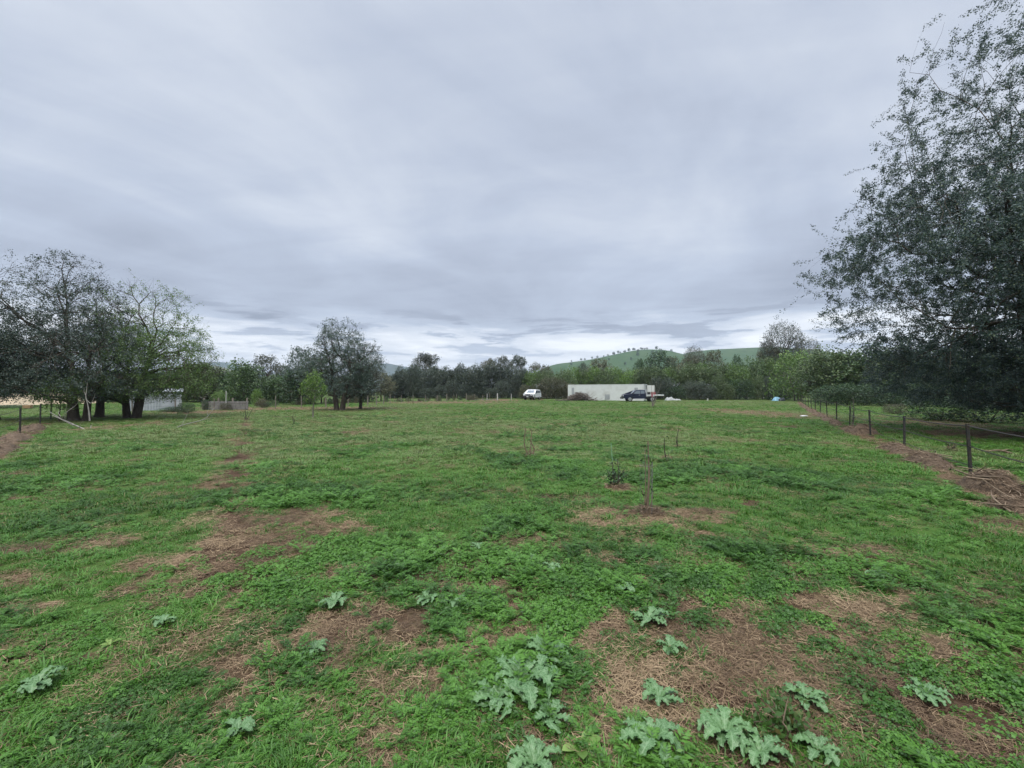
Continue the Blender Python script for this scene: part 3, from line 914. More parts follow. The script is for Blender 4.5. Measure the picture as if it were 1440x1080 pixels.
# ---- the clump on the other side
def left_clump():
    # dark tall vase-shaped tree
    env = [((-.8, 0, 3.5), (4.3, 3.4, 2.3), 4), ((-1.0, 0, 6.2), (3.2, 2.6, 2.7), 4), ((-.4, 0, 7.6), (1.7, 1.6, 1.6), 1.2), ((-3.0, 0, 4.6), (2.5, 2.2, 2.4), 1.6), ((-.5, 0, 1.9), (4.6, 3.2, .9), 1.8)]
    tg = tree_geo(11, [((0, 0, 0), (-.3, 0, 3.4), .27), ((.5, .2, 0), (1.0, 0, 3.6), .18)], env, (30, 140, 800, 4200), 1.1,
                  up=(.8, .8, .8, .7), rad=(.06, .025, .011, .0055), zmin=1.0)
    lg = leaf_geo(11, tg[2], 19, .085, .08, .55, .4, .20, .1, 0, .72)
    x, y = at(104, 592)
    make_tree('broadleaf_tree', 'tallest dark tree of the clump, behind the fallen pale branch and upright dead stick', (x, y, 0), tg, lg, M['bark'], M['leaf_dark'])
    env = [((0, 0, 3.6), (3.0, 2.6, 2.4), 3), ((.2, 0, 5.8), (2.2, 2.0, 2.4), 2.6), ((0, 0, 1.9), (3.2, 2.4, .8), 1.4)]
    tg = tree_geo(12, [((0, 0, 0), (.1, 0, 3.3), .24)], env, (24, 110, 640, 3400), 1.05, up=(.9, .9, .9, .8), rad=(.05, .022, .010, .0055), zmin=1.1)
    lg = leaf_geo(12, tg[2], 13, .075, .08, .55, .4, .22, .1, 0, .85)
    x, y = at(140, 586.5)
    make_tree('broadleaf_tree', 'thin-crowned greyish tree standing between the tallest dark tree and the two-trunked greener tree', (x, y, 0), tg, lg, M['bark'], M['leaf_grey'])
    env = [((.8, 0, 3.2), (4.0, 3.0, 2.2), 4), ((.6, 0, 5.6), (3.1, 2.6, 2.7), 3), ((2.3, 0, 3.8), (2.2, 2.2, 2.0), 1.3), ((.8, 0, 1.9), (4.4, 3.0, .9), 1.8)]
    tg = tree_geo(13, [((-.35, 0, 0), (-.9, 0, 3.2), .21), ((.25, -.1, 0), (.7, 0, 3.5), .24), ((.0, .3, 0), (.2, .6, 3.0), .18)], env, (30, 130, 720, 3800), 1.1,
                  up=(.8, .8, .75, .6), rad=(.05, .022, .010, .0055), zmin=.9)
    lg = leaf_geo(13, tg[2], 15, .078, .08, .58, .4, .20, .1, 0, .6)
    x, y = at(188, 588)
    make_tree('broadleaf_tree', 'wide spring-green tree with three splayed trunks in front of the pale shed', (x, y, 0), tg, lg, M['bark'], M['leaf_spring'])
    env = [((0, 0, 2.9), (2.8, 2.5, 1.7), 3), ((-.5, 0, 3.6), (2.0, 2.0, 1.4), 2)]
    tg = tree_geo(14, [((0, 0, 0), (-.1, 0, 2.4), .16)], env, (16, 80, 400, 1800), 1.2, up=(.5, .3, .2, .1), zmin=.9)
    lg = leaf_geo(14, tg[2], 24, .10, .09, .55, .4, .15)
    x, y = at(-4, 591)
    make_tree('broadleaf_tree', 'low dark bushy tree cut by the photo edge beyond the fence posts', (x, y, 0), tg, lg, M['bark'], M['leaf_dark'])
    # leafy yellowish suckers at the foot of the tallest tree
    env = [((0, 0, 1.5), (1.2, .8, .9), 1)]
    tg = tree_geo(15, [((0, 0, 0), (0, 0, 1.0), .04)], env, (8, 30, 120, 260), 1.2, rad=(.02, .01, .006, .004), zmin=.3)
    lg = leaf_geo(15, tg[2], 8, .09, .07)
    for (px, py, s, lb) in ((84, 594, 1.0, 'yellow-green sucker bush leaning by the fence post under the tallest dark tree'),
                            ):
        x, y = at(px, py)
        make_tree('bush', lb, (x, y, 0), tg, lg, M['bark'], M['leaf_spring'], 'bush', scale=s)
    # dark trees with rounded crowns in mid-field
    x, y = at(478, 577)
    env = [((0, 0, 4.0), (2.9, 2.6, 2.5), 4), ((.1, 0, 5.8), (1.9, 1.8, 1.9), 2.4), ((-1.9, 0, 3.4), (1.8, 1.8, 1.5), 1), ((1.9, 0, 4.3), (1.8, 1.6, 1.9), .8), ((-.6, 0, 6.7), (1.0, 1.0, 1.0), .5), ((.3, 0, 1.9), (3.0, 2.2, .9), 1.3)]
    tg = tree_geo(16, [((-.25, 0, 0), (-.7, 0, 2.9), .22), ((.2, 0, 0), (.6, 0, 3.2), .24)], env, (26, 120, 640, 3200), 1.1, up=(.75, .6, .45, .35), zmin=.9)
    lg = leaf_geo(16, tg[2], 13, .105, .09, .55, .4, .32, .1, 0, .62)
    make_tree('broadleaf_tree', 'dark round-crowned tree on a forked black trunk in the paddock behind the small bright tree',
              (x, y, 0), tg, lg, M['bark'], M['leaf_dark'])
    x, y = at(507, 575)
    env = [((0, 0, 2.8), (2.3, 2.0, 1.9), 3), ((.5, 0, 4.2), (1.5, 1.5, 1.7), 2)]
    tg = tree_geo(17, [((0, 0, 0), (.2, 0, 2.5), .16)], env, (18, 80, 380, 2000), 1.05, up=(.9, .7, .5, .5), zmin=.7)
    lg = leaf_geo(17, tg[2], 10, .09, .09, .55, .4, .22, .1, 0, .7)
    make_tree('broadleaf_tree', 'smaller thin grey tree on a single trunk crowding the dark fork-trunked paddock tree',
              (x, y, 0), tg, lg, M['bark'], M['leaf_grey'])
    # small spring tree
    x, y = at(440.5, 587)
    env = [((0, 0, 1.75), (.78, .7, .75), 3), ((0, 0, 2.35), (.45, .45, .55), 1)]
    tg = tree_geo(18, [((0, 0, 0), (.02, 0, 1.9), .045)], env, (10, 40, 160, 420), 1.2, up=(.6, .5, .4, .3), rad=(.018, .009, .005, .003), zmin=.8)
    lg = leaf_geo(18, tg[2], 7, .095, .05)
    make_tree('young_tree', 'small bright spring-green tree with thin pale trunk standing alone in grass', (x, y, 0), tg, lg, M['bark_grey'], M['leaf_bright'])


left_clump()


# ---- prototypes for the far trees (unit height 1, re-used by scaled copies)
def proto_tree(seed, trunks, env, counts, per, size, spread, drop=.15, up=(.6, .4, .3, .2), rad=(.012, .006, .003, .0016), shell=1.4, zmin=.02):
    tg = tree_geo(seed, trunks, env, counts, shell, up, rad, zmin)
    lg = leaf_geo(seed, tg[2], per, size, spread, .6, .4, drop)
    z = np.percentile(lg[0][:, 2], 99.3); w = np.percentile(lg[0][:, 0], 98.5) - np.percentile(lg[0][:, 0], 1.5)
    return mesh_np('trunk', tg[0], tg[1], None, True), mesh_np('crown', lg[0], lg[1]), z, w


PT = {}
PT['round'] = [proto_tree(s, [((0, 0, 0), (0, 0, .5), .022)], [((0, 0, .58), (.40, .40, .36), 3), ((.18, 0, .45), (.28, .3, .26), 1), ((-.2, .1, .5), (.26, .28, .3), 1), ((.05, 0, .86), (.2, .2, .13), .7)],
                          (16, 70, 300, 700), 7, .034, .022) for s in (21, 22, 23)]
PT['dense'] = [proto_tree(s, [((0, 0, 0), (0, 0, .55), .02)], [((0, 0, .42), (.34, .34, .40), 3), ((.1, .1, .7), (.2, .2, .28), 1.4), ((-.12, 0, .62), (.18, .2, .26), 1), ((0, 0, .2), (.36, .36, .2), 1.2)],
                          (14, 70, 320, 900), 8, .036, .024, .10) for s in (31, 32, 33)]
PT['gum'] = [proto_tree(s, [((0, 0, 0), (.02, 0, .7), .018)], [((.12, 0, .86), (.16, .18, .11), 1), ((-.14, .05, .80), (.17, .18, .12), 1), ((0, -.1, .66), (.24, .24, .13), 1), ((-.05, 0, .93), (.12, .12, .08), .6), ((.15, .1, .58), (.16, .16, .1), .6)],
                        (14, 60, 240, 560), 9, .028, .02, .22, zmin=.3) for s in (41, 42)]
PT['shrub'] = [proto_tree(s, [((0, 0, 0), (.05, 0, .35), .018), ((.1, 0, 0), (.25, .1, .4), .014), ((-.1, 0, 0), (-.22, -.05, .4), .014)],
                          [((0, 0, .45), (.55, .5, .42), 3), ((.2, 0, .7), (.28, .3, .28), 1), ((-.25, 0, .62), (.25, .3, .3), 1), ((0, 0, .18), (.6, .55, .18), 1)],
                          (18, 80, 320, 700), 6, .045, .03, .18, up=(.8, .7, .6, .5)) for s in (51, 52, 53)]
PT['bare'] = [proto_tree(61, [((0, 0, 0), (0, 0, .45), .025)], [((0, 0, .68), (.36, .36, .31), 3)], (24, 120, 680, 2200), 6, .015, .012, .05, up=(.5, .35, .25, .2),
                         rad=(.012, .006, .003, .0015), shell=1.5, zmin=.3)]
PT['speck'] = [proto_tree(71, [((0, 0, 0), (0, 0, .4), .03)], [((0, 0, .62), (.42, .42, .36), 1)], (6, 18, 50, 60), 5, .13, .05, .1)]


def far_tree(kind, k, px, d, top, width, leaf, bark, label, group=None, name='tree', cat='tree', z0=0.0):
    """copy a prototype so that its crown stands at photo column px, depth d, reaching row 'top' and 'width' px wide"""
    tm, cm, pz, pw = PT[kind][k % len(PT[kind])]
    H = EYE + (HOR - top) / F * d - z0
    sx = width / F * d / pw * 1.06
    H /= pz
    o = thing(name, label, cat, (atd(px, d), d, z0), rnd.uniform(0, 6.28), group)
    o.scale = (sx, sx, H)
    for nm, me, mat in (('trunk', tm, bark), ('crown', cm, leaf)):
        c = link(bpy.data.objects.new(nm, me), o)
        if not me.materials: me.materials.append(mat)
        c.material_slots[0].link = 'OBJECT'
        c.material_slots[0].material = mat
    return o


rnd = random.Random(4)


def far_trees():
    B, G = M['bark'], M['bark_grey']
    # dark windbreak behind the long fence
    tops = [(548, 529), (556, 523), (566, 516), (577, 514), (588, 516), (599, 519), (610, 516), (621, 518), (632, 515), (642, 514), (653, 513), (663, 516), (673, 513), (684, 514),
            (694, 512), (704, 514), (714, 516), (724, 516), (734, 520)]
    for i, (px, tp) in enumerate(tops):
        far_tree('dense', i, px, 92 + rnd.uniform(-4, 4), tp + rnd.uniform(-1, 2), rnd.uniform(19, 25), M['leaf_wind'], B,
                 'dark dense evergreen in the continuous windbreak behind the long post fence', 'dark evergreens of the windbreak', 'evergreen_tree')
    for i, px in enumerate(range(553, 745, 17)):
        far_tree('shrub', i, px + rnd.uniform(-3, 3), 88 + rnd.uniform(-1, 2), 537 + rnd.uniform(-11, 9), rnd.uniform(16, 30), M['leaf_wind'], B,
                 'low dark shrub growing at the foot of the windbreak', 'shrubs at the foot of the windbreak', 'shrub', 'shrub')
    far_tree('gum', 0, 599, 112, 497, 36, M['leaf_grey'], G, 'tall gum with round clumped grey crown rising above the windbreak', None, 'gum_tree')
    far_tree('gum', 1, 706, 108, 501, 24, M['leaf_grey'], G, 'gum with sparse pointed top above the windbreak, first of three', None, 'gum_tree')
    far_tree('gum', 0, 729, 110, 500, 22, M['leaf_wind'], G, 'darkest narrow gum top standing up behind the white off-road car', None, 'gum_tree')
    far_tree('gum', 1, 687, 112, 505, 24, M['leaf_olive'], G, 'thin brownish treetop behind the middle of the windbreak', None, 'gum_tree')
    far_tree('round', 1, 752, 112, 511, 26, M['leaf_olive'], B, 'brownish rounded tree behind the light green thicket by the white car', None)
    far_tree('round', 2, 768, 114, 514, 22, M['leaf_olive'], B, 'small brownish tree at the foot of the green hill', None)
    # light thicket behind the car and container
    for i, (px, tp, w) in enumerate([(737, 525, 26), (750, 521, 28), (765, 522, 30), (780, 524, 28), (795, 520, 30), (808, 517, 30), (822, 519, 30), (836, 517, 30), (850, 520, 30),
                                     (862, 517, 30), (875, 520, 30), (888, 521, 30), (900, 519, 28)]):
        far_tree('shrub', i, px, 88 + rnd.uniform(-3, 4), tp, w, M['leaf_bright'] if i in (1, 5, 7, 9, 11) else M['leaf_hedge'], B,
                 'light spring-green thicket tree behind the cream container and white car', 'light green thicket trees', 'thicket_tree')
    for i, px in enumerate((738, 758, 772, 786, 800)):
        far_tree('shrub', i, px, 84 + rnd.uniform(-1, 1), 539 + rnd.uniform(-8, 7), rnd.uniform(16, 28), M['leaf_olive'], B,
                 'low brownish scrub beside the white off-road car', 'brown scrub beside the white car', 'shrub', 'shrub')
    far_tree('round', 0, 843, 118, 506, 40, M['leaf_olive'], B, 'brownish round tree showing over the thicket behind the middle of the container', None)
    far_tree('round', 2, 820, 122, 511, 20, M['leaf_wind'], B, 'small dark tree top left of the brown round tree over the container', None)
    far_tree('round', 0, 924, 150, 495, 48, M['leaf_shade'], B, 'large dark green round tree standing in front of the crest of the wooded hill', None)
    far_tree('round', 1, 899, 150, 506, 20, M['leaf_shade'], B, 'smaller dark tree beside the large dark round tree under the hill', None)
    far_tree('round', 2, 945, 150, 502, 30, M['leaf_olive'], B, 'brownish tree leaning on the large dark round tree under the hill', None)
    far_tree('bare', 0, 976, 130, 487, 26, M['leaf_grey'], G, 'faint bare tree top in front of the second green hill', None)
    far_tree('round', 0, 1003, 128, 494, 34, M['leaf_olive'], B, 'brown rounded tree below the second green hill crest', None)
    far_tree('round', 1, 972, 128, 500, 30, M['leaf_olive'], B, 'brown tree beneath the faint bare tree top', None)
    far_tree('round', 2, 1037, 120, 500, 17, M['leaf_shade'], B, 'small dark green rounded tree above the hedge top', None)
    far_tree('bare', 0, 1101, 104, 454, 46, M['leaf_wind'], B, 'tall almost bare round-headed tree against the sky above the hedge', None, 'bare_tree')
    far_tree('bare', 0, 1080, 108, 480, 24, M['leaf_olive'], G, 'small twiggy tree at the foot of the tall bare round-headed tree', None, 'bare_tree')
    far_tree('round', 1, 1090, 106, 491, 54, M['leaf_olive'], B, 'dull brown tree below the tall bare round-headed tree', None)
    far_tree('bare', 0, 1136, 100, 476, 30, M['leaf_grey'], G, 'faint twiggy tree top between the bare round-headed tree and the big dark tree', None, 'bare_tree')
    # hedge
    xs = [905, 916, 928, 940, 952, 964, 976, 988, 1000, 1012, 1024, 1036, 1048, 1060, 1072, 1084, 1096, 1108]
    for i, px in enumerate(xs):
        far_tree('shrub' if i % 2 else 'dense', i, px, 80 + rnd.uniform(-2, 3), 513 + rnd.uniform(-4, 5) - (8 if px > 1050 else 0), rnd.uniform(24, 32),
                 [M['leaf_hedge'], M['leaf_mid'], M['leaf_hedge'], M['leaf_spring']][i % 4], B,
                 'tall mid-green hedge tree in the row behind the flatbed truck and grass edge', 'tall hedge trees', 'hedge_tree')
    for i, px in enumerate(range(925, 1115, 14)):
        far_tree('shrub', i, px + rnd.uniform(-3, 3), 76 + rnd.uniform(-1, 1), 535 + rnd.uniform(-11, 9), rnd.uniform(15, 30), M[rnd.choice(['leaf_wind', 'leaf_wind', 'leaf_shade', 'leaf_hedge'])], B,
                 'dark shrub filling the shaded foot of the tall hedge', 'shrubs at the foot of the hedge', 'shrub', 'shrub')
    # fence-end tree and the greens beyond the right fence
    far_tree('shrub', 0, 1122, 68, 494, 66, M['leaf_spring'], G, 'light green tree on leaning grey trunks at the far end of the wire fence', None, 'tree')
    far_tree('round', 1, 1150, 62, 500, 50, M['leaf_hedge'], B, 'mid green bushy tree just past the far end of the wire fence', None)
    for i, (px, d, tp, w) in enumerate([(1178, 60, 490, 56), (1212, 58, 486, 62), (1250, 56, 488, 66), (1290, 52, 492, 70), (1335, 50, 490, 80), (1385, 48, 488, 84), (1432, 48, 486, 84), (1480, 46, 480, 90)]):
        far_tree('dense', i, px, d, tp, w, M[('leaf_hedge', 'leaf_mid', 'leaf_hedge', 'leaf_mid', 'leaf_shade', 'leaf_mid', 'leaf_shade', 'leaf_mid')[i]], B,
                 'dense green tree along the back of the side paddock behind the big dark tree', 'trees along the back of the side paddock')
    for i, px in enumerate(range(1165, 1470, 26)):
        far_tree('shrub', i, px, 47 + rnd.uniform(-2, 2) - (px - 1165) * .015, 540 + rnd.uniform(-4, 4), 40, M['leaf_shade'], B,
                 'low dark undergrowth shrub at the back of the side paddock', 'shrubs at the back of the side paddock', 'shrub', 'shrub')
    # left background
    L = [('dense', 286, 60, 508, 56, 'leaf_olive', 'brownish green tree behind the pale shed'),
         ('dense', 262, 64, 514, 60, 'leaf_mid', 'green tree hidden behind the three-trunked tree and shed'),
         ('dense', 305, 62, 519, 34, 'leaf_olive', 'dull brown tree beside the gap that shows the far hill'),
         ('dense', 345, 52, 508, 44, 'leaf_mid', 'full mid-green rounded tree behind the old timber yard'),
         ('dense', 328, 54, 518, 34, 'leaf_shade', 'darker green tree on the gap side of the rounded mid-green tree'),
         ('round', 374, 66, 500, 44, 'leaf_grey', 'greyish gum-like tree rising behind the rounded mid-green tree'),
         ('round', 398, 70, 515, 36, 'leaf_grey', 'low pale bluish tree between the gum-like tree and the dark paddock trees'),
         ('dense', 392, 56, 528, 40, 'leaf_mid', 'low green tree right behind the small bright tree'),
         ('round', 424, 52, 489, 44, 'leaf_dark', 'tall dark bluish tree behind the small bright tree'),
         ('dense', 420, 50, 515, 42, 'leaf_shade', 'dark green bushy tree under the tall dark bluish tree'),
         ('round', 452, 54, 500, 40, 'leaf_shade', 'dark tree filling in behind the fork-trunked paddock tree'),
         ('dense', 500, 60, 528, 50, 'leaf_wind', 'low dark tree behind the single-trunk grey tree'),
         ('round', 536, 66, 524, 34, 'leaf_olive', 'olive brown tree where the paddock trees meet the windbreak'),
         ('shrub', 362, 44, 547, 14, 'leaf_bright', 'small yellow-green bush rising over the old timber boards'),
         ('shrub', 308, 44, 549, 20, 'leaf_spring', 'small light green bush by the tall pale post'),
         ('dense', 215, 62, 522, 70, 'leaf_shade', 'dark tree far behind the three-trunked tree'),
         ('dense', 160, 64, 520, 70, 'leaf_shade', 'dark tree far behind the thin-crowned greyish tree'),
         ('dense', 40, 66, 516, 70, 'leaf_shade', 'dark tree behind the dry bank at the photo edge'),
         ('dense', -10, 60, 512, 70, 'leaf_shade', 'dark tree cut by the photo edge behind the dry bank'),
         ('dense', 100, 68, 520, 70, 'leaf_shade', 'dark tree far behind the tallest dark tree of the clump')]
    for i, (k, px, d, tp, w, lf, lb) in enumerate(L):
        far_tree(k, i, px, d, tp, w, M[lf], B, lb, None, 'bush' if k == 'shrub' else 'tree', 'bush' if k == 'shrub' else 'tree')
    # dark bush under the big tree
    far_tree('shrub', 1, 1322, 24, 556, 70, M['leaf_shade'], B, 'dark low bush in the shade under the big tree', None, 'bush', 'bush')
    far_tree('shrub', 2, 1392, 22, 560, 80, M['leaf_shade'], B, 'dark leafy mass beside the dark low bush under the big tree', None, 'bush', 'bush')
    far_tree('shrub', 0, 1258, 30, 568, 24, M['leaf_olive'], B, 'brown dry shrub in the side paddock before the dark low bush', None, 'bush', 'bush')
    far_tree('shrub', 0, 244, 33, 572, 34, M['leaf_shade'], B, 'dark weedy bush at the foot of the pale shed', None, 'bush', 'bush')
    far_tree('shrub', 2, 262, 31, 566, 20, M['leaf_mid'], B, 'green bush at the corner of the pale shed', None, 'bush', 'bush')


far_trees()


# ------------------------------------------------------------------ hills
def hill(name, px0, px1, prof, d, depth, mat, nx=90, ny=26, seed=0, rough=.06):
    """ridge whose crest, at distance d, follows the photo profile [(px, py)...]"""
    xs = np.linspace(px0, px1, nx)
    pp = np.array(prof, float)
    crest = (HOR - np.interp(xs, pp[:, 0], pp[:, 1])) / F * d + EYE
    k = np.ones(9) / 9
    crest = np.convolve(np.pad(crest, 4, mode='edge'), k, 'valid')
    ys = np.linspace(-1, 1, ny)
    X = ((xs - 720) / F * d)[:, None] + np.zeros(ny)[None]
    Y = d + ys[None] * depth + np.zeros(nx)[:, None]
    fall = np.clip(np.cos(ys * PI / 2), 0, 1) ** 1.15
    Z = crest[:, None] * fall[None]
    s = depth / 5
    Z = Z * (1 + rough * 2 * (fbm(X / s, Y / s, 300 + seed, 4) - .5) * (1 - fall[None] ** 6)) - 3 * (1 - fall[None])
    v = np.column_stack([X.ravel(), Y.ravel(), Z.ravel()])
    i, j = np.meshgrid(np.arange(nx - 1), np.arange(ny - 1), indexing='ij'); i, j = i.ravel(), j.ravel()
    q = np.column_stack([i * ny + j, (i + 1) * ny + j, (i + 1) * ny + j + 1, i * ny + j + 1])
    o = obj_np(name, v, q, mat, smooth=True)
    o['kind'] = 'structure'
    return X, Y, Z


def hill_mat(name, c1, c2, c3, scale):
    m, t = new_mat(name)
    co = t.n('ShaderNodeTexCoord').outputs['Object']
    n, n2 = t.noise(co, scale, 5, .6), t.noise(co, scale * 6, 4, .6)
    c = t.mix(t.ramp(n, [(.35, 0), (.65, 1)]), c1, c2)
    c = t.mix(t.m('MULTIPLY', t.ramp(n2, [(.52, 0), (.64, 1)]), .6), c, c3)
    b = t.n('ShaderNodeBsdfPrincipled', {'Base Color': c, 'Roughness': .95, 'Specular IOR Level': .1})
    t.n('ShaderNodeOutputMaterial', {'Surface': b.outputs[0]})
    return m


def hills():
    green = hill_mat('hill_pasture', (.038, .075, .034), (.06, .092, .045), (.03, .055, .03), .012)
    wood = hill_mat('hill_forest', (.030, .045, .032), (.055, .070, .045), (.075, .085, .055), .004)
    dry = hill_mat('hill_dry_pasture', (.10, .115, .07), (.14, .14, .09), (.06, .08, .05), .01)
    X, Y, Z = hill('hill', 740, 1000, [(740, 530), (775, 513), (800, 510), (830, 506), (858, 500), (880, 495), (900, 492), (925, 493), (945, 499), (965, 506), (1000, 525)],
                   900, 300, green, seed=1)
    hill('hill', 900, 1260, [(900, 530), (930, 508), (960, 497), (985, 493), (1020, 491), (1070, 489), (1110, 491), (1150, 496), (1200, 505), (1260, 525)], 1050, 320, green, seed=2)
    hill('mountain', 470, 680, [(470, 540), (500, 524), (525, 514), (540, 510), (552, 512), (570, 516), (600, 519), (640, 523), (680, 540)], 3000, 600, wood, seed=3)
    hill('mountain', 215, 400, [(215, 530), (262, 521), (290, 515), (307, 509), (318, 509), (330, 514), (345, 520), (400, 535)], 2900, 600, wood, seed=4)
    hill('hill', 250, 420, [(250, 530), (290, 514), (308, 516), (326, 523), (350, 530), (420, 542)], 1300, 300, dry, seed=5)
    hill('hill', -420, 260, [(-420, 520), (-200, 512), (0, 515), (140, 520), (260, 532)], 1500, 400, wood, seed=6)
    # trees dotted along the crest and face of the near green hill
    r = random.Random(8)
    tm, cm = PT['speck'][0][:2]
    spots = [(768, 1), (778, .5), (795, .85), (806, 1), (818, .99), (824, 1), (834, 1), (838, .98), (847, 1), (852, 1), (857, .99), (863, 1), (866, .97), (871, 1), (874, .99), (878, 1), (882, .99), (886, 1),
             (889, 1), (893, 1), (897, .99), (902, 1), (906, 1), (911, 1), (917, .99), (866, .72), (876, .82), (892, .8), (896, .75), (903, .85), (840, .8), (929, 1), (936, .99), (944, 1), (950, 1), (853, .6), (884, .9), (910, .9)]
    for px, h in spots:
        ix = int(np.clip((px - 740) / 260 * 89, 0, 89)); iy = np.argmin(np.abs(Z[ix, :13] - Z[ix].max() * h))
        if h >= .97: iy = min(iy, 12)
        o = thing('hill_tree', 'tiny dark tree dotted along the crest of the green hill', 'tree', (X[ix, iy] + r.uniform(-4, 4), Y[ix, iy], Z[ix, iy] - .5), r.uniform(0, 6),
                  'trees on the green hill')
        s = r.uniform(4, 7.5); o.scale = (s * r.uniform(.8, 1.3), s, s)
        for nm, me, mat in (('trunk', tm, M['bark']), ('crown', cm, M['leaf_dark'])):
            c = link(bpy.data.objects.new(nm, me), o)
            if not me.materials: me.materials.append(mat)


hills()

# ------------------------------------------------------------------ container, vehicles
M['cream'] = plain('cream_paint', (.50, .525, .515), .5, 0, .06, 1.2, dirt=(.33, .325, .30))
M['cream_in'] = plain('cream_door_paint', (.52, .535, .525), .5, 0, .05, 2, dirt=(.36, .35, .32))
M['vent'] = plain('vent_grey', (.28, .30, .31), .6)
M['dark_steel'] = plain('dark_steel', (.05, .052, .055), .55, .4)
M['navy'] = plain('navy_paint', (.011, .014, .034), .25, 0, .06, 2, .6)
M['white_paint'] = plain('white_car_paint', (.78, .79, .79), .28, 0, .03, 2, .6)
M['glass'] = plain('car_glass', (.09, .11, .13), .06, 0, .05, 2, .8)
M['tyre'] = plain('tyre_rubber', (.018, .018, .019), .85)
M['rim'] = plain('alloy_rim', (.45, .46, .47), .35, .7)
M['black_plastic'] = plain('black_plastic', (.022, .022, .024), .6)
M['lamp_clear'] = plain('lamp_clear', (.75, .77, .78), .12)
M['lamp_red'] = plain('lamp_red', (.35, .02, .02), .2)
M['alu'] = plain('tray_aluminium', (.62, .64, .65), .4, .3, .06, 3)
M['red_paint'] = plain('red_plastic', (.22, .05, .055), .5)
M['galv'] = plain('galvanised', (.40, .42, .44), .5, .5, .15, 8)


def container():
    A = np.array([9.62, 74.0]); Bq = np.array([20.65, 67.4])
    L = float(np.hypot(*(Bq - A))); rz = math.atan2(Bq[1] - A[1], Bq[0] - A[0])
    W, H = 2.44, 2.62
    o = thing('shipping_container', 'long cream corrugated shipping container with its end door open, behind the navy truck', 'container', (A[0], A[1], 0), rz)
    def side(y, sgn):
        # trapezoid corrugation as one sheet
        xs = []; pitch = .28
        x = .14
        while x < L - .16:
            xs += [(x, 0), (x + .10, 0), (x + .12, .007), (x + .26, .007)]; x += pitch
        xs.append((L - .12, 0))
        bm = bmesh.new(); prev = None
        for (xx, dp) in xs:
            a = bm.verts.new((xx, y + sgn * dp, .16)); b = bm.verts.new((xx, y + sgn * dp, H - .10))
            if prev: bm.faces.new((prev[0], a, b, prev[1]))
            prev = (a, b)
        return bm
    obj_bm('side_wall', side(.012, 1), M['cream'], o)
    obj_bm('side_wall', side(W - .012, -1), M['cream'], o)
    bm = bmesh.new()
    for y in (.03, W - .03):
        box(bm, (L / 2, y, .08), (L - .3, .06, .16)); box(bm, (L / 2, y, H - .05), (L - .3, .06, .10))
    for x in (.075, L - .075):
        for y in (.07, W - .07): box(bm, (x, y, H / 2), (.15, .14, H))
        box(bm, (x, W / 2, .08), (.13, W - .28, .16)); box(bm, (x, W / 2, H - .06), (.13, W - .28, .12))
    obj_bm('frame', bm, M['cream'], o, .012)
    bm = bmesh.new()
    for x in (.09, L - .09):
        for y in (.08, W - .08):
            for z in (.06, H - .055): box(bm, (x, y, z), (.19, .17, .125))
    obj_bm('corner_casting', bm, M['cream_in'], o, .015)
    bm = bmesh.new(); box(bm, (L / 2, W / 2, H - .02), (L - .32, W - .14, .03)); obj_bm('roof', bm, M['cream'], o)
    bm = bmesh.new(); box(bm, (L / 2, W / 2, .14), (L - .32, W - .14, .04)); obj_bm('deck', bm, M['dark_steel'], o)
    bm = bmesh.new(); box(bm, (.05, W / 2, H / 2), (.04, W - .3, H - .3)); obj_bm('end_wall', bm, M['cream'], o)
    for (x, z, w, h) in ((.95, 1.55, .42, 1.15), (L - 1.15, 1.72, .55, .75), (7.0, .62, .85, .78)):
        bm = bmesh.new(); box(bm, (x, -.03, z), (w, .04, h))
        for k in range(6): box(bm, (x, -.056, z - h * .4 + h * .16 * k), (w * .86, .012, h * .05))
        obj_bm('vent', bm, M['vent'], o, .006)
    # doors at the near end: one shut, one swung right open
    for nm in (0, 1):
        w = W / 2 - .11
        # near leaf shut on the end frame, far leaf swung out on its hinge
        if nm == 0: rot = Matrix.Translation((L + .01, .1, 0)) @ Matrix.Rotation(R(180), 4, 'Z')
        else: rot = Matrix.Translation((L + .01, W - .06, 0)) @ Matrix.Rotation(R(112), 4, 'Z')
        sg = -1 if nm else 1
        bm = bmesh.new()
        box(bm, (-.02 * sg, -w / 2, H / 2), (.05, w, H - .3))
        for k in range(4): box(bm, (-.055 * sg, -w / 2, .45 + k * .56), (.03, w * .86, .30))
        bm.transform(rot)
        d = obj_bm('door', bm, M['cream_in'], o, .006)
        bm = bmesh.new()
        for q in (.3, .75):
            cyl(bm, (-.085 * sg, -w * q, .2), (-.085 * sg, -w * q, H - .2), .018, n=8)
            box(bm, (-.10 * sg, -w * q + .12, 1.15), (.03, .3, .05))
        bm.transform(rot)
        obj_bm('lock_rod', bm, M['galv'], d)


def wheel(parent, x, y, r, w, sgn):
    bm = bmesh.new(); cyl(bm, (x, y - w / 2, r), (x, y + w / 2, r), r, n=24)
    t = obj_bm('wheel', bm, M['tyre'], parent, .03)
    bm = bmesh.new()
    cyl(bm, (x, y + sgn * (w / 2 - .02), r), (x, y + sgn * (w / 2 + .012), r), r * .62, n=20)
    for k in range(6):
        a = k * PI / 3
        box(bm, (x + math.cos(a) * r * .3, y + sgn * (w / 2 + .018), r + math.sin(a) * r * .3), (r * .5, .02, .05), Matrix.Rotation(-a, 4, 'Y'))
    obj_bm('rim', bm, M['rim'], t)
    bm = bmesh.new(); cyl(bm, (x, y + sgn * (w / 2 + .01), r), (x, y + sgn * (w / 2 + .05), r), r * .16, n=10)
    obj_bm('hub', bm, M['black_plastic'], t)


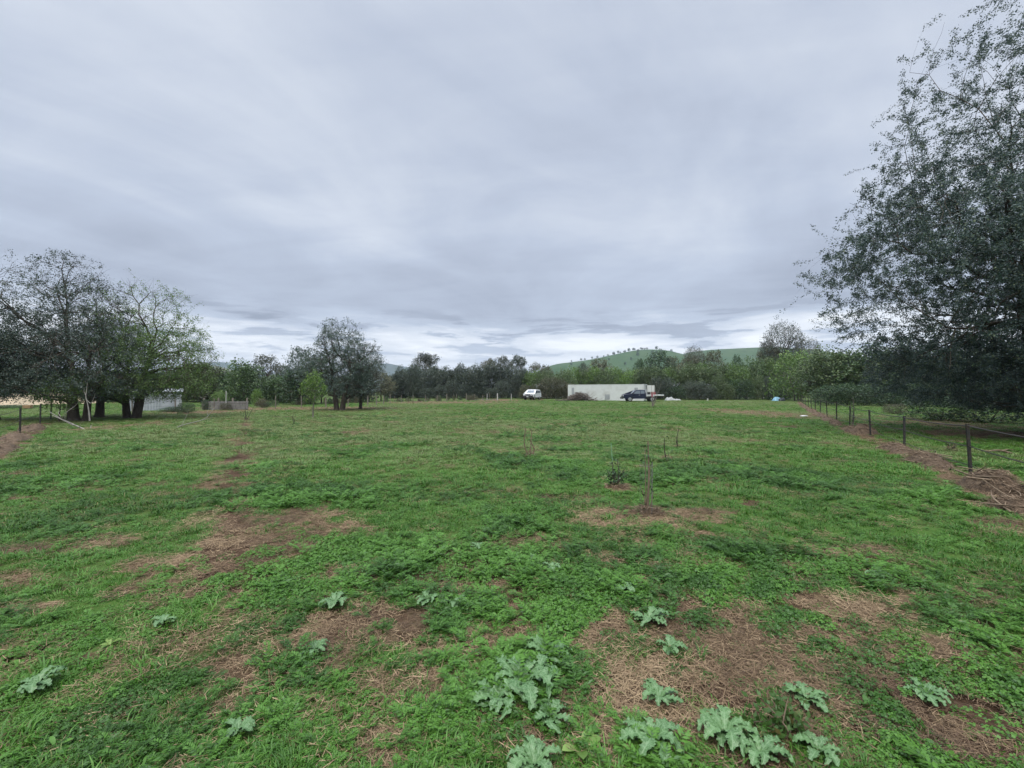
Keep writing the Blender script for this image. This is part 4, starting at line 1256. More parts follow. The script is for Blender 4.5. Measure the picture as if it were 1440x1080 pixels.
def arc(cx, r, z0, n=9):
    """wheel-arch points from rear to front along the sill (x falling)"""
    return [(cx + r * math.cos(a), z0 + r * math.sin(a)) for a in np.linspace(0, PI, n)]


def body(profile, belt, w, tumble, mat, parent, name='body', bev=.035):
    """closed side outline extruded across, leaning inward above the belt line"""
    bm = bmesh.new()
    rings = []
    for sgn in (1, -1):
        vs = []
        for (x, z) in profile:
            y = w / 2 - max(0, z - belt) * tumble
            vs.append(bm.verts.new((x, sgn * y, z)))
        rings.append(vs)
    n = len(profile)
    for k in range(n):
        a, b = rings[0][k], rings[0][(k + 1) % n]; c, d = rings[1][(k + 1) % n], rings[1][k]
        bm.faces.new((a, b, c, d))
    for vs in rings:
        f = bm.faces.new(vs)
        bmesh.ops.triangulate(bm, faces=[f], ngon_method='EAR_CLIP')
    return obj_bm(name, bm, mat, parent, bev, False)


def side_panel(pts, belt, w, tumble, sgn, out=.008, th=.02):
    """flat panel lying on the body side"""
    bm = bmesh.new()
    f1, f2 = [], []
    for (x, z) in pts:
        y = w / 2 - max(0, z - belt) * tumble
        f1.append(bm.verts.new((x, sgn * (y + out), z))); f2.append(bm.verts.new((x, sgn * (y - th), z)))
    bm.faces.new(f1); bm.faces.new(f2[::-1])
    for k in range(len(pts)):
        j = (k + 1) % len(pts)
        bm.faces.new((f1[k], f1[j], f2[j], f2[k]))
    return bm


def slab(p, th):
    """quad p (4 points) thickened"""
    bm = bmesh.new()
    P = [Vector(q) for q in p]; nrm = (P[1] - P[0]).cross(P[3] - P[0]).normalized() * th
    a = [bm.verts.new(q + nrm) for q in P]; b = [bm.verts.new(q - nrm) for q in P]
    bm.faces.new(a); bm.faces.new(b[::-1])
    for k in range(4): bm.faces.new((a[k], a[(k + 1) % 4], b[(k + 1) % 4], b[k]))
    return bm


def offroad_car():
    x, d = atd(748.5, 77), 77
    # car's own +x is its nose
    o = thing('offroad_car', 'white off-road car with black bull bar parked facing the field by the thicket', 'car', (x, d, 0), R(-90 - 22))
    w = 1.88; belt = 1.12; tb = .22
    P = [(2.25, .62), (2.30, .98), (1.25, 1.13), (.45, 1.72), (-.2, 1.80), (-1.95, 1.76), (-2.28, 1.10), (-2.32, .50)]
    low = [(-1.95, .42)] + [(-1.42 + (-.44) * math.cos(a), .42 + .44 * math.sin(a)) for a in np.linspace(0, PI, 9)] + [(1.0, .38)] + \
          [(1.42 + (-.44) * math.cos(a), .42 + .44 * math.sin(a)) for a in np.linspace(0, PI, 9)] + [(2.0, .5)]
    b = body(P + low, belt, w, tb, M['white_paint'], o)
    # glass
    g = obj_bm('windscreen', slab([(1.16, .70, 1.185), (.52, .60, 1.68), (.52, -.60, 1.68), (1.16, -.70, 1.185)], .012), M['glass'], o)
    obj_bm('rear_window', slab([(-2.27, .62, 1.2), (-2.06, .58, 1.66), (-2.06, -.58, 1.66), (-2.27, -.62, 1.2)], .012), M['glass'], o)
    for s in (1, -1):
        for pts in ([(1.0, 1.17), (.42, 1.62), (-.38, 1.66), (-.38, 1.17)], [(-.45, 1.17), (-.45, 1.66), (-1.15, 1.65), (-1.15, 1.17)], [(-1.22, 1.2), (-1.22, 1.64), (-1.85, 1.62), (-2.05, 1.25)]):
            obj_bm('window', side_panel(pts, belt, w, tb, s), M['glass'], o)
        for x0, x1 in ((-.42, .85), (-1.3, -.46)):
            dd = obj_bm('door', side_panel([(x1, .5), (x1, 1.10), (x0, 1.10), (x0, .5)], belt, w, tb, s, .006), M['white_paint'], o)
            bm = bmesh.new(); box(bm, (x0 + .15, s * (w / 2 + .02), 1.0), (.2, .03, .035)); obj_bm('handle', bm, M['black_plastic'], dd)
        bm = bmesh.new(); box(bm, (.98, s * (w / 2 + .12), 1.18), (.14, .2, .16)); obj_bm('mirror', bm, M['black_plastic'], o, .03)
        bm = bmesh.new(); box(bm, (2.22, s * .68, .92), (.16, .40, .17)); obj_bm('headlight', bm, M['lamp_clear'], o, .03)
        bm = bmesh.new(); box(bm, (-2.29, s * .80, 1.02), (.08, .16, .34)); obj_bm('tail_light', bm, M['lamp_red'], o, .02)
        bm = bmesh.new(); box(bm, (0, s * (w / 2 + .04), .40), (1.7, .16, .05)); obj_bm('side_step', bm, M['black_plastic'], o, .015)
        bm = bmesh.new(); cyl(bm, (-1.7, s * .66, 1.83), (.1, s * .66, 1.86), .022, n=8); obj_bm('roof_rail', bm, M['black_plastic'], o)
        for xx in (1.42, -1.42): wheel(o, xx, s * (w / 2 - .13), .39, .25, s)
    bm = bmesh.new(); box(bm, (2.31, 0, .90), (.04, .82, .16))
    for k in range(3): box(bm, (2.335, 0, .85 + k * .05), (.02, .78, .018))
    obj_bm('grille', bm, M['dark_steel'], o)
    bm = bmesh.new()
    box(bm, (2.42, 0, .58), (.24, 1.84, .30)); cyl(bm, (2.5, -.45, .7), (2.46, -.45, 1.08), .035); cyl(bm, (2.5, .45, .7), (2.46, .45, 1.08), .035)
    cyl(bm, (2.46, -.80, 1.06), (2.46, .80, 1.06), .035)
    for s in (1, -1): cyl(bm, (2.46, s * .80, 1.06), (2.42, s * .88, .7), .035)
    bb = obj_bm('bull_bar', bm, M['black_plastic'], o)
    bm = bmesh.new(); box(bm, (2.55, 0, .56), (.02, .38, .12)); obj_bm('number_plate', bm, M['alu'], bb)
    bm = bmesh.new(); cyl(bm, (2.46, .5, 1.06), (2.44, .5, 2.0), .012, .006, 6); obj_bm('aerial', bm, M['black_plastic'], o)


def flatbed():
    d = 63.2; xf = atd(875, d)
    # nose points left in the photo (-X), so local +x -> world -X
    o = thing('flatbed_truck', 'navy flatbed utility truck with pale aluminium tray in front of the cream container', 'truck', (xf + 2.6, d, 0), R(180 - 4))
    w = 1.80; belt = 1.10; tb = .24
    P = [(2.52, .55), (2.58, .92), (2.45, 1.04), (1.42, 1.16), (.72, 1.70), (.2, 1.76), (-.55, 1.73), (-.66, 1.12), (-.68, .45)]
    low = [(1.0, .42)] + [(1.62 + (-.43) * math.cos(a), .44 + .43 * math.sin(a)) for a in np.linspace(0, PI, 9)] + [(2.3, .46)]
    body(P + low, belt, w, tb, M['navy'], o)
    obj_bm('windscreen', slab([(1.34, .68, 1.22), (.80, .58, 1.655), (.80, -.58, 1.655), (1.34, -.68, 1.22)], .012), M['glass'], o)
    obj_bm('rear_window', slab([(-.625, .6, 1.2), (-.575, .54, 1.62), (-.575, -.54, 1.62), (-.625, -.6, 1.2)], .012), M['glass'], o)
    for s in (1, -1):
        obj_bm('window', side_panel([(1.18, 1.16), (.68, 1.60), (.16, 1.64), (.16, 1.16)], belt, w, tb, s), M['glass'], o)
        obj_bm('window', side_panel([(.08, 1.16), (.08, 1.64), (-.46, 1.62), (-.52, 1.2)], belt, w, tb, s), M['glass'], o)
        dd = obj_bm('door', side_panel([(1.08, .5), (1.08, 1.09), (.10, 1.09), (.10, .5)], belt, w, tb, s, .006), M['navy'], o)
        bm = bmesh.new(); box(bm, (.28, s * (w / 2 + .02), .98), (.18, .03, .035)); obj_bm('handle', bm, M['galv'], dd)
        bm = bmesh.new(); box(bm, (1.12, s * (w / 2 + .14), 1.2), (.12, .22, .18)); obj_bm('mirror', bm, M['black_plastic'], o, .03)
        bm = bmesh.new(); box(bm, (2.50, s * .66, .88), (.16, .38, .18)); obj_bm('headlight', bm, M['lamp_clear'], o, .03)
        bm = bmesh.new(); box(bm, (.35, s * (w / 2 + .05), .40), (1.5, .14, .05)); obj_bm('side_step', bm, M['alu'], o, .015)
        for xx in (1.62, -1.55): wheel(o, xx, s * (w / 2 - .13), .385, .24, s)
        bm = bmesh.new()
        for k in range(8):
            a0, a1 = PI * k / 8, PI * (k + 1) / 8
            cyl(bm, (-1.55 + .47 * math.cos(a0), s * .78, .42 + .44 * math.sin(a0)), (-1.55 + .47 * math.cos(a1), s * .78, .42 + .44 * math.sin(a1)), .03, n=6)
        box(bm, (-1.55, s * .70, .875), (.9, .3, .03))
        obj_bm('mudguard', bm, M['black_plastic'], o)
        bm = bmesh.new(); box(bm, (-3.13, s * .72, .84), (.05, .3, .12)); obj_bm('tail_light', bm, M['lamp_red'], o, .01)
    bm = bmesh.new(); box(bm, (2.63, 0, .56), (.18, 1.78, .28)); obj_bm('bumper', bm, M['black_plastic'], o, .04)
    bm = bmesh.new(); box(bm, (2.575, 0, .86), (.05, .86, .2)); obj_bm('grille', bm, M['dark_steel'], o, .01)
    bm = bmesh.new()
    for s in (.42, -.42): box(bm, (-1.9, s, .62), (2.5, .09, .16))
    box(bm, (-1.55, 0, .385), (.12, 1.4, .12)); box(bm, (-1.0, .5, .55), (.6, .4, .3))
    obj_bm('chassis', bm, M['black_plastic'], o)
    bm = bmesh.new()
    box(bm, (-1.95, 0, .975), (2.42, 1.94, .05))
    for s in (1, -1): box(bm, (-1.95, s * .98, .96), (2.46, .035, .15))
    box(bm, (-3.17, 0, .96), (.035, 1.92, .15))
    for k in range(9): box(bm, (-.95 - k * .26, 0, .935), (.06, 1.8, .05))
    tr = obj_bm('tray', bm, M['alu'], o, .006)
    bm = bmesh.new()
    for y in (-.92, .92): box(bm, (-.78, y, 1.38), (.06, .06, .78))
    box(bm, (-.78, 0, 1.75), (.06, 1.9, .07)); box(bm, (-.78, 0, 1.15), (.04, 1.8, .30))
    for y in np.linspace(-.7, .7, 7): box(bm, (-.78, y, 1.5), (.025, .03, .45))
    obj_bm('headboard', bm, M['alu'], tr, .006)
    # load standing on the tray
    ang = R(180 - 4); ca, sa = math.cos(ang), math.sin(ang)
    def on_tray(x, y): return (o.location.x + x * ca - y * sa, o.location.y + x * sa + y * ca, 1.002)
    t = thing('toolbox', 'black toolbox on the truck tray right behind the headboard', 'toolbox', on_tray(-1.15, .3), ang)
    bm = bmesh.new(); box(bm, (0, 0, .19), (.42, .8, .36)); obj_bm('case', bm, M['black_plastic'], t, .02)
    bm = bmesh.new(); box(bm, (0, 0, .395), (.45, .83, .045)); obj_bm('lid', bm, M['dark_steel'], t, .012)
    for k, (xx, yy, lb) in enumerate(((-1.6, .55, 'red fuel can on the truck tray beside the black toolbox'), (-1.98, .45, 'red fuel can on the truck tray farther from the toolbox'))):
        t = thing('fuel_can', lb, 'fuel can', on_tray(xx, yy), ang)
        bm = bmesh.new(); box(bm, (0, 0, .19), (.30, .20, .38))
        obj_bm('can', bm, M['red_paint'], t, .03)
        bm = bmesh.new()
        cyl(bm, (-.1, 0, .44), (.08, 0, .44), .018, n=8); cyl(bm, (-.1, 0, .37), (-.1, 0, .44), .016, n=8); cyl(bm, (.08, 0, .37), (.08, 0, .44), .016, n=8)
        obj_bm('handle', bm, M['red_paint'], t)
        bm = bmesh.new(); cyl(bm, (.12, 0, .37), (.15, 0, .43), .03, n=10); obj_bm('cap', bm, M['black_plastic'], t)


container()
offroad_car()
flatbed()

# ------------------------------------------------------------------ fences
M['picket'] = plain('star_picket', (.030, .030, .028), .7, .2, .3, 20, dirt=(.09, .055, .035))
M['wire'] = plain('rusty_wire', (.035, .030, .028), .6, .4, .2, 10)
M['wood_post'] = bark_mat('weathered_post', (.11, .095, .08), (.26, .235, .20), 14)
M['grey_board'] = bark_mat('weathered_board', (.10, .096, .094), (.22, .213, .205), 10)


def picket_bm(h, lean):
    """steel Y-section picket with holes hinted by a notched top"""
    bm = bmesh.new()
    for a in (R(90), R(210), R(330)):
        m = Matrix.Rotation(a, 4, 'Z')
        box(bm, (0, 0, h / 2 - .15), (.038, .009, h + .3), m @ Matrix.Translation((.017, 0, 0)) if False else m)
        bm.verts.ensure_lookup_table()
    bm2 = bmesh.new()
    for a in (R(90), R(210), R(330)):
        m = Matrix.Rotation(a, 4, 'Z') @ Matrix.Translation((.015, 0, h / 2 - .15)) @ Matrix.Diagonal((.032, .009, h + .3, 1))
        bmesh.ops.create_cube(bm2, size=1, matrix=m)
    bm.free()
    bm2.transform(Matrix.Rotation(lean[0], 4, 'X') @ Matrix.Rotation(lean[1], 4, 'Y'))
    return bm2


def wire_obj(parent, pts, r):
    """one strand, sagging between its posts"""
    P = []
    for a, b in zip(pts[:-1], pts[1:]):
        for k in range(6):
            t = k / 6; p = a + (b - a) * t; p = p.copy(); p[2] -= .035 * math.sin(PI * t) * np.linalg.norm(b - a) / 4
            P.append(p)
    P.append(pts[-1])
    v, q = tubes(np.array(P)[None], [r], [r], 4)
    return obj_np('wire', v, q, M['wire'], parent)


def fence_right():
    r = random.Random(3)
    o = thing('wire_fence', 'dark steel picket fence with sagging wires along the long litter line', 'fence', (0, 0, 0))
    base = [np.array((*fence_xy(t), hz(*fence_xy(t)))) for t in FENCE_T]
    lean = [(r.uniform(-.03, .03), r.uniform(-.05, .05)) for _ in base]
    lean[2] = (.02, -.075); H = [.98 + r.uniform(-.06, .05) for _ in base]
    for b, l, h in zip(base, lean, H):
        p = obj_bm('post', picket_bm(h, l), M['picket'], o); p.location = b
    for fz, wr in ((.96, .011), (.58, .010), (.22, .008)):
        pts = [b + np.array((l[1] * h * fz, -l[0] * h * fz + 0, h * fz)) for b, l, h in zip(base, lean, H)]
        wire_obj(o, pts, wr)


def fence_left():
    r = random.Random(5)
    o = thing('wire_fence', 'dark steel picket fence running towards the clump of dark trees', 'fence', (0, 0, 0))
    base = [np.array((x, y, 0.0)) for x, y in LEFT_FENCE]
    for b in base:
        p = obj_bm('post', picket_bm(1.0, (r.uniform(-.03, .03), r.uniform(-.03, .03))), M['picket'], o); p.location = b
    for z in (.95, .55, .2): wire_obj(o, [b + np.array((0, 0, z)) for b in base], .008)


def fence_back():
    """old timber-post fence along the far-left edge of the paddock"""
    r = random.Random(6)
    o = thing('post_fence', 'old wire fence of uneven timber posts along the weedy far side of the paddock', 'fence', (0, 0, 0))
    line = [(-27.5, 31), (-24.5, 35.5), (-15.4, 46), (-15.0, 58), (-7.5, 70), (-2.6, 77)]
    pts = []
    for (a, b) in zip(line[:-1], line[1:]):
        n = max(2, int(math.dist(a, b) / 2.1))
        for k in range(n): pts.append((a[0] + (b[0] - a[0]) * k / n + r.uniform(-.1, .1), a[1] + (b[1] - a[1]) * k / n + r.uniform(-.1, .1)))
    for (x, y) in pts:
        bm = bmesh.new(); h = r.uniform(.85, 1.25); rr = r.uniform(.035, .07)
        cyl(bm, (0, 0, -.1), (r.uniform(-.05, .05), r.uniform(-.05, .05), h), rr, rr * .85, 8)
        obj_bm('post', bm, M['wood_post'], o).location = (x, y, 0)
    for z in (.8, .45): wire_obj(o, [np.array((x, y, z)) for x, y in pts], .005)


fence_right(); fence_left(); fence_back()


def post(px, py, h, r_, lb, mat, name='post', cat='post', d=None):
    x, y = at(px, py) if d is None else (atd(px, d), d)
    o = thing(name, lb, cat, (x, y, 0))
    bm = bmesh.new(); cyl(bm, (0, 0, -.1), (.01, 0, h), r_, r_ * .95, 10)
    obj_bm('shaft', bm, mat, o)
    bm = bmesh.new(); cyl(bm, (.01, 0, h), (.01, 0, h + .04), r_ * 1.1, r_ * .6, 10)
    obj_bm('cap', bm, mat, o)
    return o


M['pale_post'] = plain('pale_post', (.38, .38, .36), .7, 0, .12, 6)
post(685, 0, 1.05, .06, 'thinner pale gate post near the boards lying on grass', M['pale_post'], d=75)
post(699.5, 0, 1.1, .10, 'thicker pale gate post near the boards lying on grass', M['pale_post'], d=73)
post(719, 0, 1.0, .06, 'slim pale post between the gate posts and the white car', M['pale_post'], d=76)
post(318, 0, 1.55, .035, 'tall pale post rising over the old timber boards', M['pale_post'], d=36)
post(995, 0, .25, .12, 'short pale stump-like peg at the foot of the tall hedge', M['pale_post'], d=70)


def timber_boards():
    r = random.Random(9)
    x0, x1, y = -26.0, -22.2, 36.0
    o = thing('board_fence', 'low weathered grey board fence panel of the old timber yard', 'fence', (x0, y, 0), R(3))
    L = x1 - x0
    for k in range(4):
        bm = bmesh.new(); h = .16
        box(bm, (L / 2, r.uniform(-.01, .01),   .12 + k * .175), (L - r.uniform(0, .3), .04, h), Matrix.Rotation(r.uniform(-.012, .012), 4, 'Y'))
        obj_bm('board', bm, M['grey_board'], o, .006)
    for k in range(4):
        bm = bmesh.new(); box(bm, (.15 + k * (L - .3) / 3, .08, .48), (.12, .10, 1.05)); obj_bm('post', bm, M['wood_post'], o, .01)


timber_boards()


def shed():
    m, t = new_mat('shed_iron')
    co = t.n('ShaderNodeTexCoord').outputs['Object']
    n = t.noise(co, 2.5, 5, .6)
    c = t.mix(t.ramp(n, [(.35, 0), (.7, 1)]), (.34, .37, .41), (.46, .48, .51))
    b = t.n('ShaderNodeBsdfPrincipled', {'Base Color': c, 'Roughness': .5, 'Metallic': .1})
    t.n('ShaderNodeOutputMaterial', {'Surface': b.outputs[0]})
    x0, d = atd(172, 34), 34
    W = 3.7
    o = thing('shed', 'low pale blue-grey iron shed half hidden behind the three-trunked tree', 'shed', (x0, d, 0), R(37))
    def sheet(p0, p1, z0, z1a, z1b):
        bm = bmesh.new(); n_ = int(math.dist(p0, p1) / .09); prev = None
        dx, dy = (p1[0] - p0[0]), (p1[1] - p0[1]); L = math.hypot(dx, dy); nx, ny = dy / L, -dx / L
        for k in range(n_ + 1):
            t_ = k / n_; dp = .012 * (1 if k % 2 else -1)
            x, y = p0[0] + dx * t_ + nx * dp, p0[1] + dy * t_ + ny * dp
            a = bm.verts.new((x, y, z0)); b_ = bm.verts.new((x, y, z1a + (z1b - z1a) * t_))
            if prev: bm.faces.new((prev[0], a, b_, prev[1]))
            prev = (a, b_)
        return bm
    obj_bm('wall', sheet((0, 0), (W, 0), 0, 1.45, 1.50), m, o)
    obj_bm('wall', sheet((W, 0), (W, 2.6), 0, 1.50, 1.75), m, o)
    obj_bm('wall', sheet((0, 2.6), (0, 0), 0, 1.7, 1.45), m, o)
    obj_bm('roof', slab([(-.1, -.15, 1.49), (W + .12, -.15, 1.54), (W + .12, 2.7, 1.80), (-.1, 2.7, 1.75)], .02), m, o)
    bm = bmesh.new(); box(bm, (W + .02, -.02, .78), (.07, .07, 1.56)); obj_bm('corner_post', bm, M['galv'], o)
    bm = bmesh.new(); box(bm, (W - .95, -.03, .68), (.8, .03, 1.3)); dd = obj_bm('door', bm, m, o)
    bm = bmesh.new(); box(bm, (W - .65, -.055, .68), (.05, .03, .12)); obj_bm('handle', bm, M['dark_steel'], dd)


shed()


def bank():
    """dry bank and low green-roofed hut at the photo's edge"""
    mat = hill_mat('dry_bank_soil', (.30, .245, .165), (.38, .31, .22), (.22, .18, .12), .6)
    xs = np.linspace(atd(-150, 52), atd(96, 52), 60); ys = np.linspace(46, 58, 16)
    X, Y = np.meshgrid(xs, ys, indexing='ij')
    e = sstep(0, 4, X - xs[0]) * sstep(0, 3.5, xs[-1] - X)
    Z = np.sin((Y - 46) / 12 * PI) ** .6 * (1.15 + .5 * fbm(X * .4, Y * .4, 400, 3)) * e - .03
    v = np.column_stack([X.ravel(), Y.ravel(), Z.ravel()])
    nx, ny = X.shape
    i, j = np.meshgrid(np.arange(nx - 1), np.arange(ny - 1), indexing='ij'); i, j = i.ravel(), j.ravel()
    o = obj_np('dry_bank', v, np.column_stack([i * ny + j, (i + 1) * ny + j, (i + 1) * ny + j + 1, i * ny + j + 1]), mat, smooth=True)
    o['kind'] = 'structure'
    far_tree('shrub', 1, 14, 40, 569, 44, M['leaf_shade'], M['bark'], 'low clipped dark green bush before the dry bank', None, 'bush', 'bush')
    t = thing('hay_bale', 'small brown hay bale on grass between the clipped bush and the fence', 'hay bale', (atd(39.5, 39), 39, 0), .3)
    bm = bmesh.new(); box(bm, (0, 0, .16), (.55, .4, .32))
    obj_bm('hay', bm, plain('hay', (.26, .17, .09), .95, 0, .4, 30), t, .04)
    bm = bmesh.new()
    for x in (-.14, .14): box(bm, (x, 0, .16), (.012, .412, .332))
    obj_bm('twine', bm, M['wire'], t)


bank()


# ------------------------------------------------------------------ sticks, litter, saplings, thistles
def poly_tube(pts, r0, r1, n=6, sub=5):
    p = np.array(pts, float)
    t = np.linspace(0, len(p) - 1, (len(p) - 1) * sub + 1)
    i = np.clip(t.astype(int), 0, len(p) - 2); f = (t - i)[:, None]
    pm = np.vstack([p[0] * 2 - p[1], p, p[-1] * 2 - p[-2]])
    a, b, c, d = pm[i], pm[i + 1], pm[i + 2], pm[i + 3]
    q = .5 * ((2 * b) + (c - a) * f + (2 * a - 5 * b + 4 * c - d) * f ** 2 + (3 * b - a - 3 * c + d) * f ** 3)
    return tubes(q[None], [r0], [r1], n)


def merge(parts):
    V, Q = [], []; off = 0
    for v, q in parts:
        V.append(v); Q.append(q + off); off += len(v)
    return np.vstack(V), np.vstack(Q)


def px3(px, py, d):
    """point at depth d seen at photo pixel"""
    return ((px - 720) / F * d, d, EYE - (py - HOR) / F * d)


def dead_branches():
    D = 18.5
    r = random.Random(2)
    def set_(name, lb, cat, main, mats, d0):
        o = tag(obj_np(name, *merge(main), mats), lb, cat)
        return o
    def P(px, py, dz=0): return px3(px, py, D + dz)
    parts = [poly_tube([P(128, 607), P(116, 602, .2), P(98, 594, .3), P(84, 587, .1), P(70, 579, 0)], 0.0341, 0.0098),
             poly_tube([P(104, 598, .25), P(88, 590, .8), P(74, 584, 1.2)], 0.0217, 0.0070),
             poly_tube([P(92, 589, .2), P(94, 580, .1), P(103, 573, .2), P(110, 567, .2)], 0.0161, 0.0056),
             poly_tube([P(88, 588, .2), P(92, 579, -.2), P(95, 568, -.3)], 0.0124, 0.0042),
             poly_tube([P(86, 586, .1), P(83, 580, .3), P(90, 574, .4)], 0.0099, 0.0035),
             poly_tube([P(112, 601, .2), P(114, 596, .1), P(118, 592, 0)], 0.0099, 0.0042),
             poly_tube([P(126, 606, 0), P(128, 602, .1), P(129, 598, .2)], 0.0186, 0.0084)]
    tag(obj_np('fallen_branch', *merge(parts), M['dead_wood']), 'bleached forked branch fallen at the foot of the tallest dark tree', 'fallen branch')
    D = 19.5
    parts = [poly_tube([P(127, 592), P(126, 582), P(124, 570), P(121, 558), P(122, 547), P(123, 538)], 0.0310, 0.0084),
             poly_tube([P(122, 562), P(128, 567), P(132, 560), P(134, 553)], 0.0136, 0.0042), poly_tube([P(121, 556), P(118, 550), P(119, 545)], 0.0099, 0.0035)]
    tag(obj_np('dead_sapling', *merge(parts), M['dead_wood']), 'bare upright dead stick standing beside the bleached fallen branch', 'dead sapling')
    D = 19.0
    parts = [poly_tube([P(244, 607), P(252, 600, .2), P(264, 596, .3), P(280, 592, .4), P(291, 587, .5), P(298, 578, .6), (px3(309, 566, D + .8))], 0.0279, 0.0056),
             poly_tube([P(286, 590, .4), P(296, 588, .2), P(302, 582, .1)], 0.0099, 0.0035), poly_tube([P(256, 598, .2), P(262, 586, .5), P(266, 575, .7)], 0.0074, 0.0028),
             poly_tube([P(293, 585, .5), P(292, 578, .5), P(300, 570, .6)], 0.0074, 0.0028)]
    tag(obj_np('fallen_branch', *merge(parts), M['dead_wood']), 'curved pale branch lying alone on grass before the shed', 'fallen branch')
    # beyond the right fence
    D = 10.6
    parts = [poly_tube([P(1436, 642, .4), P(1420, 637, .4), P(1404, 633, .3), P(1388, 634, .2), P(1379, 634, .1)], 0.0310, 0.0105),
             poly_tube([P(1415, 637, .4), P(1418, 645, 0), P(1421, 654, -.3)], 0.0279, 0.0140), poly_tube([P(1404, 634, .3), P(1420, 632, .8), P(1440, 638, 1.2)], 0.0186, 0.0070)]
    tag(obj_np('fallen_branch', *merge(parts), M['stick']), 'grey-brown branch lying in grass beyond the nearest steel picket', 'fallen branch')


dead_branches()


def heap_geo(seed, n_straw, n_stick, rx, ry, h, along=0.0):
    """mound of flattened dry grass and sticks"""
    rng = np.random.default_rng(seed)
    g = 26
    u = np.linspace(-1.25, 1.25, g); U, W = np.meshgrid(u, u, indexing='ij')
    prof = np.clip(1 - (U ** 2 + W ** 2), 0, 1) ** .8
    Z = h * prof * (.55 + .8 * fbm(U * 2.3 + seed, W * 2.3, 500 + seed, 4)) - .03
    V = [np.column_stack([(U * rx).ravel(), (W * ry).ravel(), Z.ravel()])]
    i, j = np.meshgrid(np.arange(g - 1), np.arange(g - 1), indexing='ij'); i, j = i.ravel(), j.ravel()
    Q = [np.column_stack([i * g + j, (i + 1) * g + j, (i + 1) * g + j + 1, i * g + j + 1])]
    mound = (V[0], Q[0])
    def surf(x, y):
        a = np.clip(((x / rx) + 1.25) / 2.5 * (g - 1), 0, g - 1.01).astype(int); b = np.clip(((y / ry) + 1.25) / 2.5 * (g - 1), 0, g - 1.01).astype(int)
        return Z[a, b]
    n = n_straw
    a = rng.uniform(0, 2 * PI, n); rr = np.sqrt(rng.uniform(0, 1.25, n))
    x, y = rr * np.cos(a) * rx, rr * np.sin(a) * ry
    z = surf(x, y) + rng.uniform(.0, .05, n)
    b = along + rng.normal(0, .8, n)
    d = unit(np.column_stack([np.cos(b), np.sin(b), rng.normal(0, .28, n)]))
    up = unit(np.tile([[0, 0, 1.0]], (n, 1)) + rng.normal(0, .4, (n, 3)))
    L = rng.uniform(.06, .22, n)
    kv, kq = kites(np.column_stack([x, y, z]) - d * L[:, None] * .5, d, up, L, rng.uniform(.004, .010, n), .5, .2)
    parts = [(kv, kq)]
    sticks = []
    for k in range(n_stick):
        a = rng.uniform(0, 2 * PI); rr = math.sqrt(rng.uniform(0, 1)); x, y = rr * math.cos(a) * rx, rr * math.sin(a) * ry
        z = float(surf(np.array([x]), np.array([y]))[0]) + .03
        b = along + rng.normal(0, .7); l = rng.uniform(.25, .8); rise = rng.normal(.08, .2)
        p = np.array([x, y, z]); dd = np.array([math.cos(b), math.sin(b), rise]); sd = np.array([-math.sin(b), math.cos(b), 0])
        sticks.append(poly_tube([p - dd * l * .5, p + sd * rng.normal(0, .06) + dd * .05, p + dd * l * .5], rng.uniform(.006, .02), .004, 5, 3))
    return mound, parts[0], (merge(sticks) if sticks else None)


M['straw_pile'] = leaf_mat('dead_grass_pile', (.07, .048, .034), (.24, .17, .11), (.38, .29, .20), .1, 2.0, .9)
M['mound'] = bark_mat('litter_mound', (.05, .035, .025), (.17, .12, .08), 25)


def heap(name, lb, cat, loc, rz, *a, group=None):
    o = thing(name, lb, cat, (loc[0], loc[1], hz(*loc)), rz, group)
    mound, straw, sticks = heap_geo(*a)
    obj_np('mound', *mound, M['mound'], o, smooth=True)
    obj_np('dead_grass', *straw, M['straw_pile'], o)
    if sticks: obj_np('sticks', *sticks, M['stick'], o)
    return o


def litter_lines():
    fa = math.atan2(1, .59)
    r = random.Random(31)
    heap('litter_heap', 'largest brown heap of matted dead grass at the foot of the nearest steel picket', 'debris heap', at(1394, 690), fa + .2 + PI, 1, 2400, 12, .70, .30, .34)
    heap('litter_heap', 'stick-strewn heap of dead grass between the two nearest steel pickets', 'debris heap', at(1305, 652), fa + .05, 2, 1500, 22, 1.15, .30, .24)
    heap('litter_heap', 'dark tangled stick heap at the foot of the third steel picket', 'debris heap', at(1212, 609), fa, 3, 700, 26, .8, .5, .34)
    heap('litter_heap', 'low dead grass heap trailing out to the photo edge past the largest heap', 'debris heap', at(1440, 722), fa + .25, 5, 1100, 8, .6, .26, .18)
    heap('litter_heap', 'long low dead grass mound below the second steel picket', 'debris heap', at(1262, 634), fa, 7, 1100, 10, 1.1, .34, .22)
    for k, t in enumerate((9.3, 13.2, 16, 18.6, 21, 24, 27, 30.5, 34, 38, 43, 48)):
        x, y = fence_xy(t)
        heap('litter_mound', 'low brown mound of dead grass in the litter line under the farther fence wires', 'debris heap', (x - .35, y), fa + r.uniform(-.1, .1), 10 + k,
             500, 5, r.uniform(1.0, 1.6), r.uniform(.24, .36), r.uniform(.14, .24), group='low mounds of the litter line')
    la = math.atan2(1, -.95)
    for k, (px, py, lb) in enumerate(((0, 634, 'dead grass mound cut by the photo edge in the short litter line'), (22, 618, 'middle dead grass mound of the short litter line'),
                                      (46, 604, 'dead grass mound at the far end of the short litter line'))):
        heap('litter_mound', lb, 'debris heap', at(px, py), la, 40 + k, 900, 4, 1.35, .42, .26)


litter_lines()


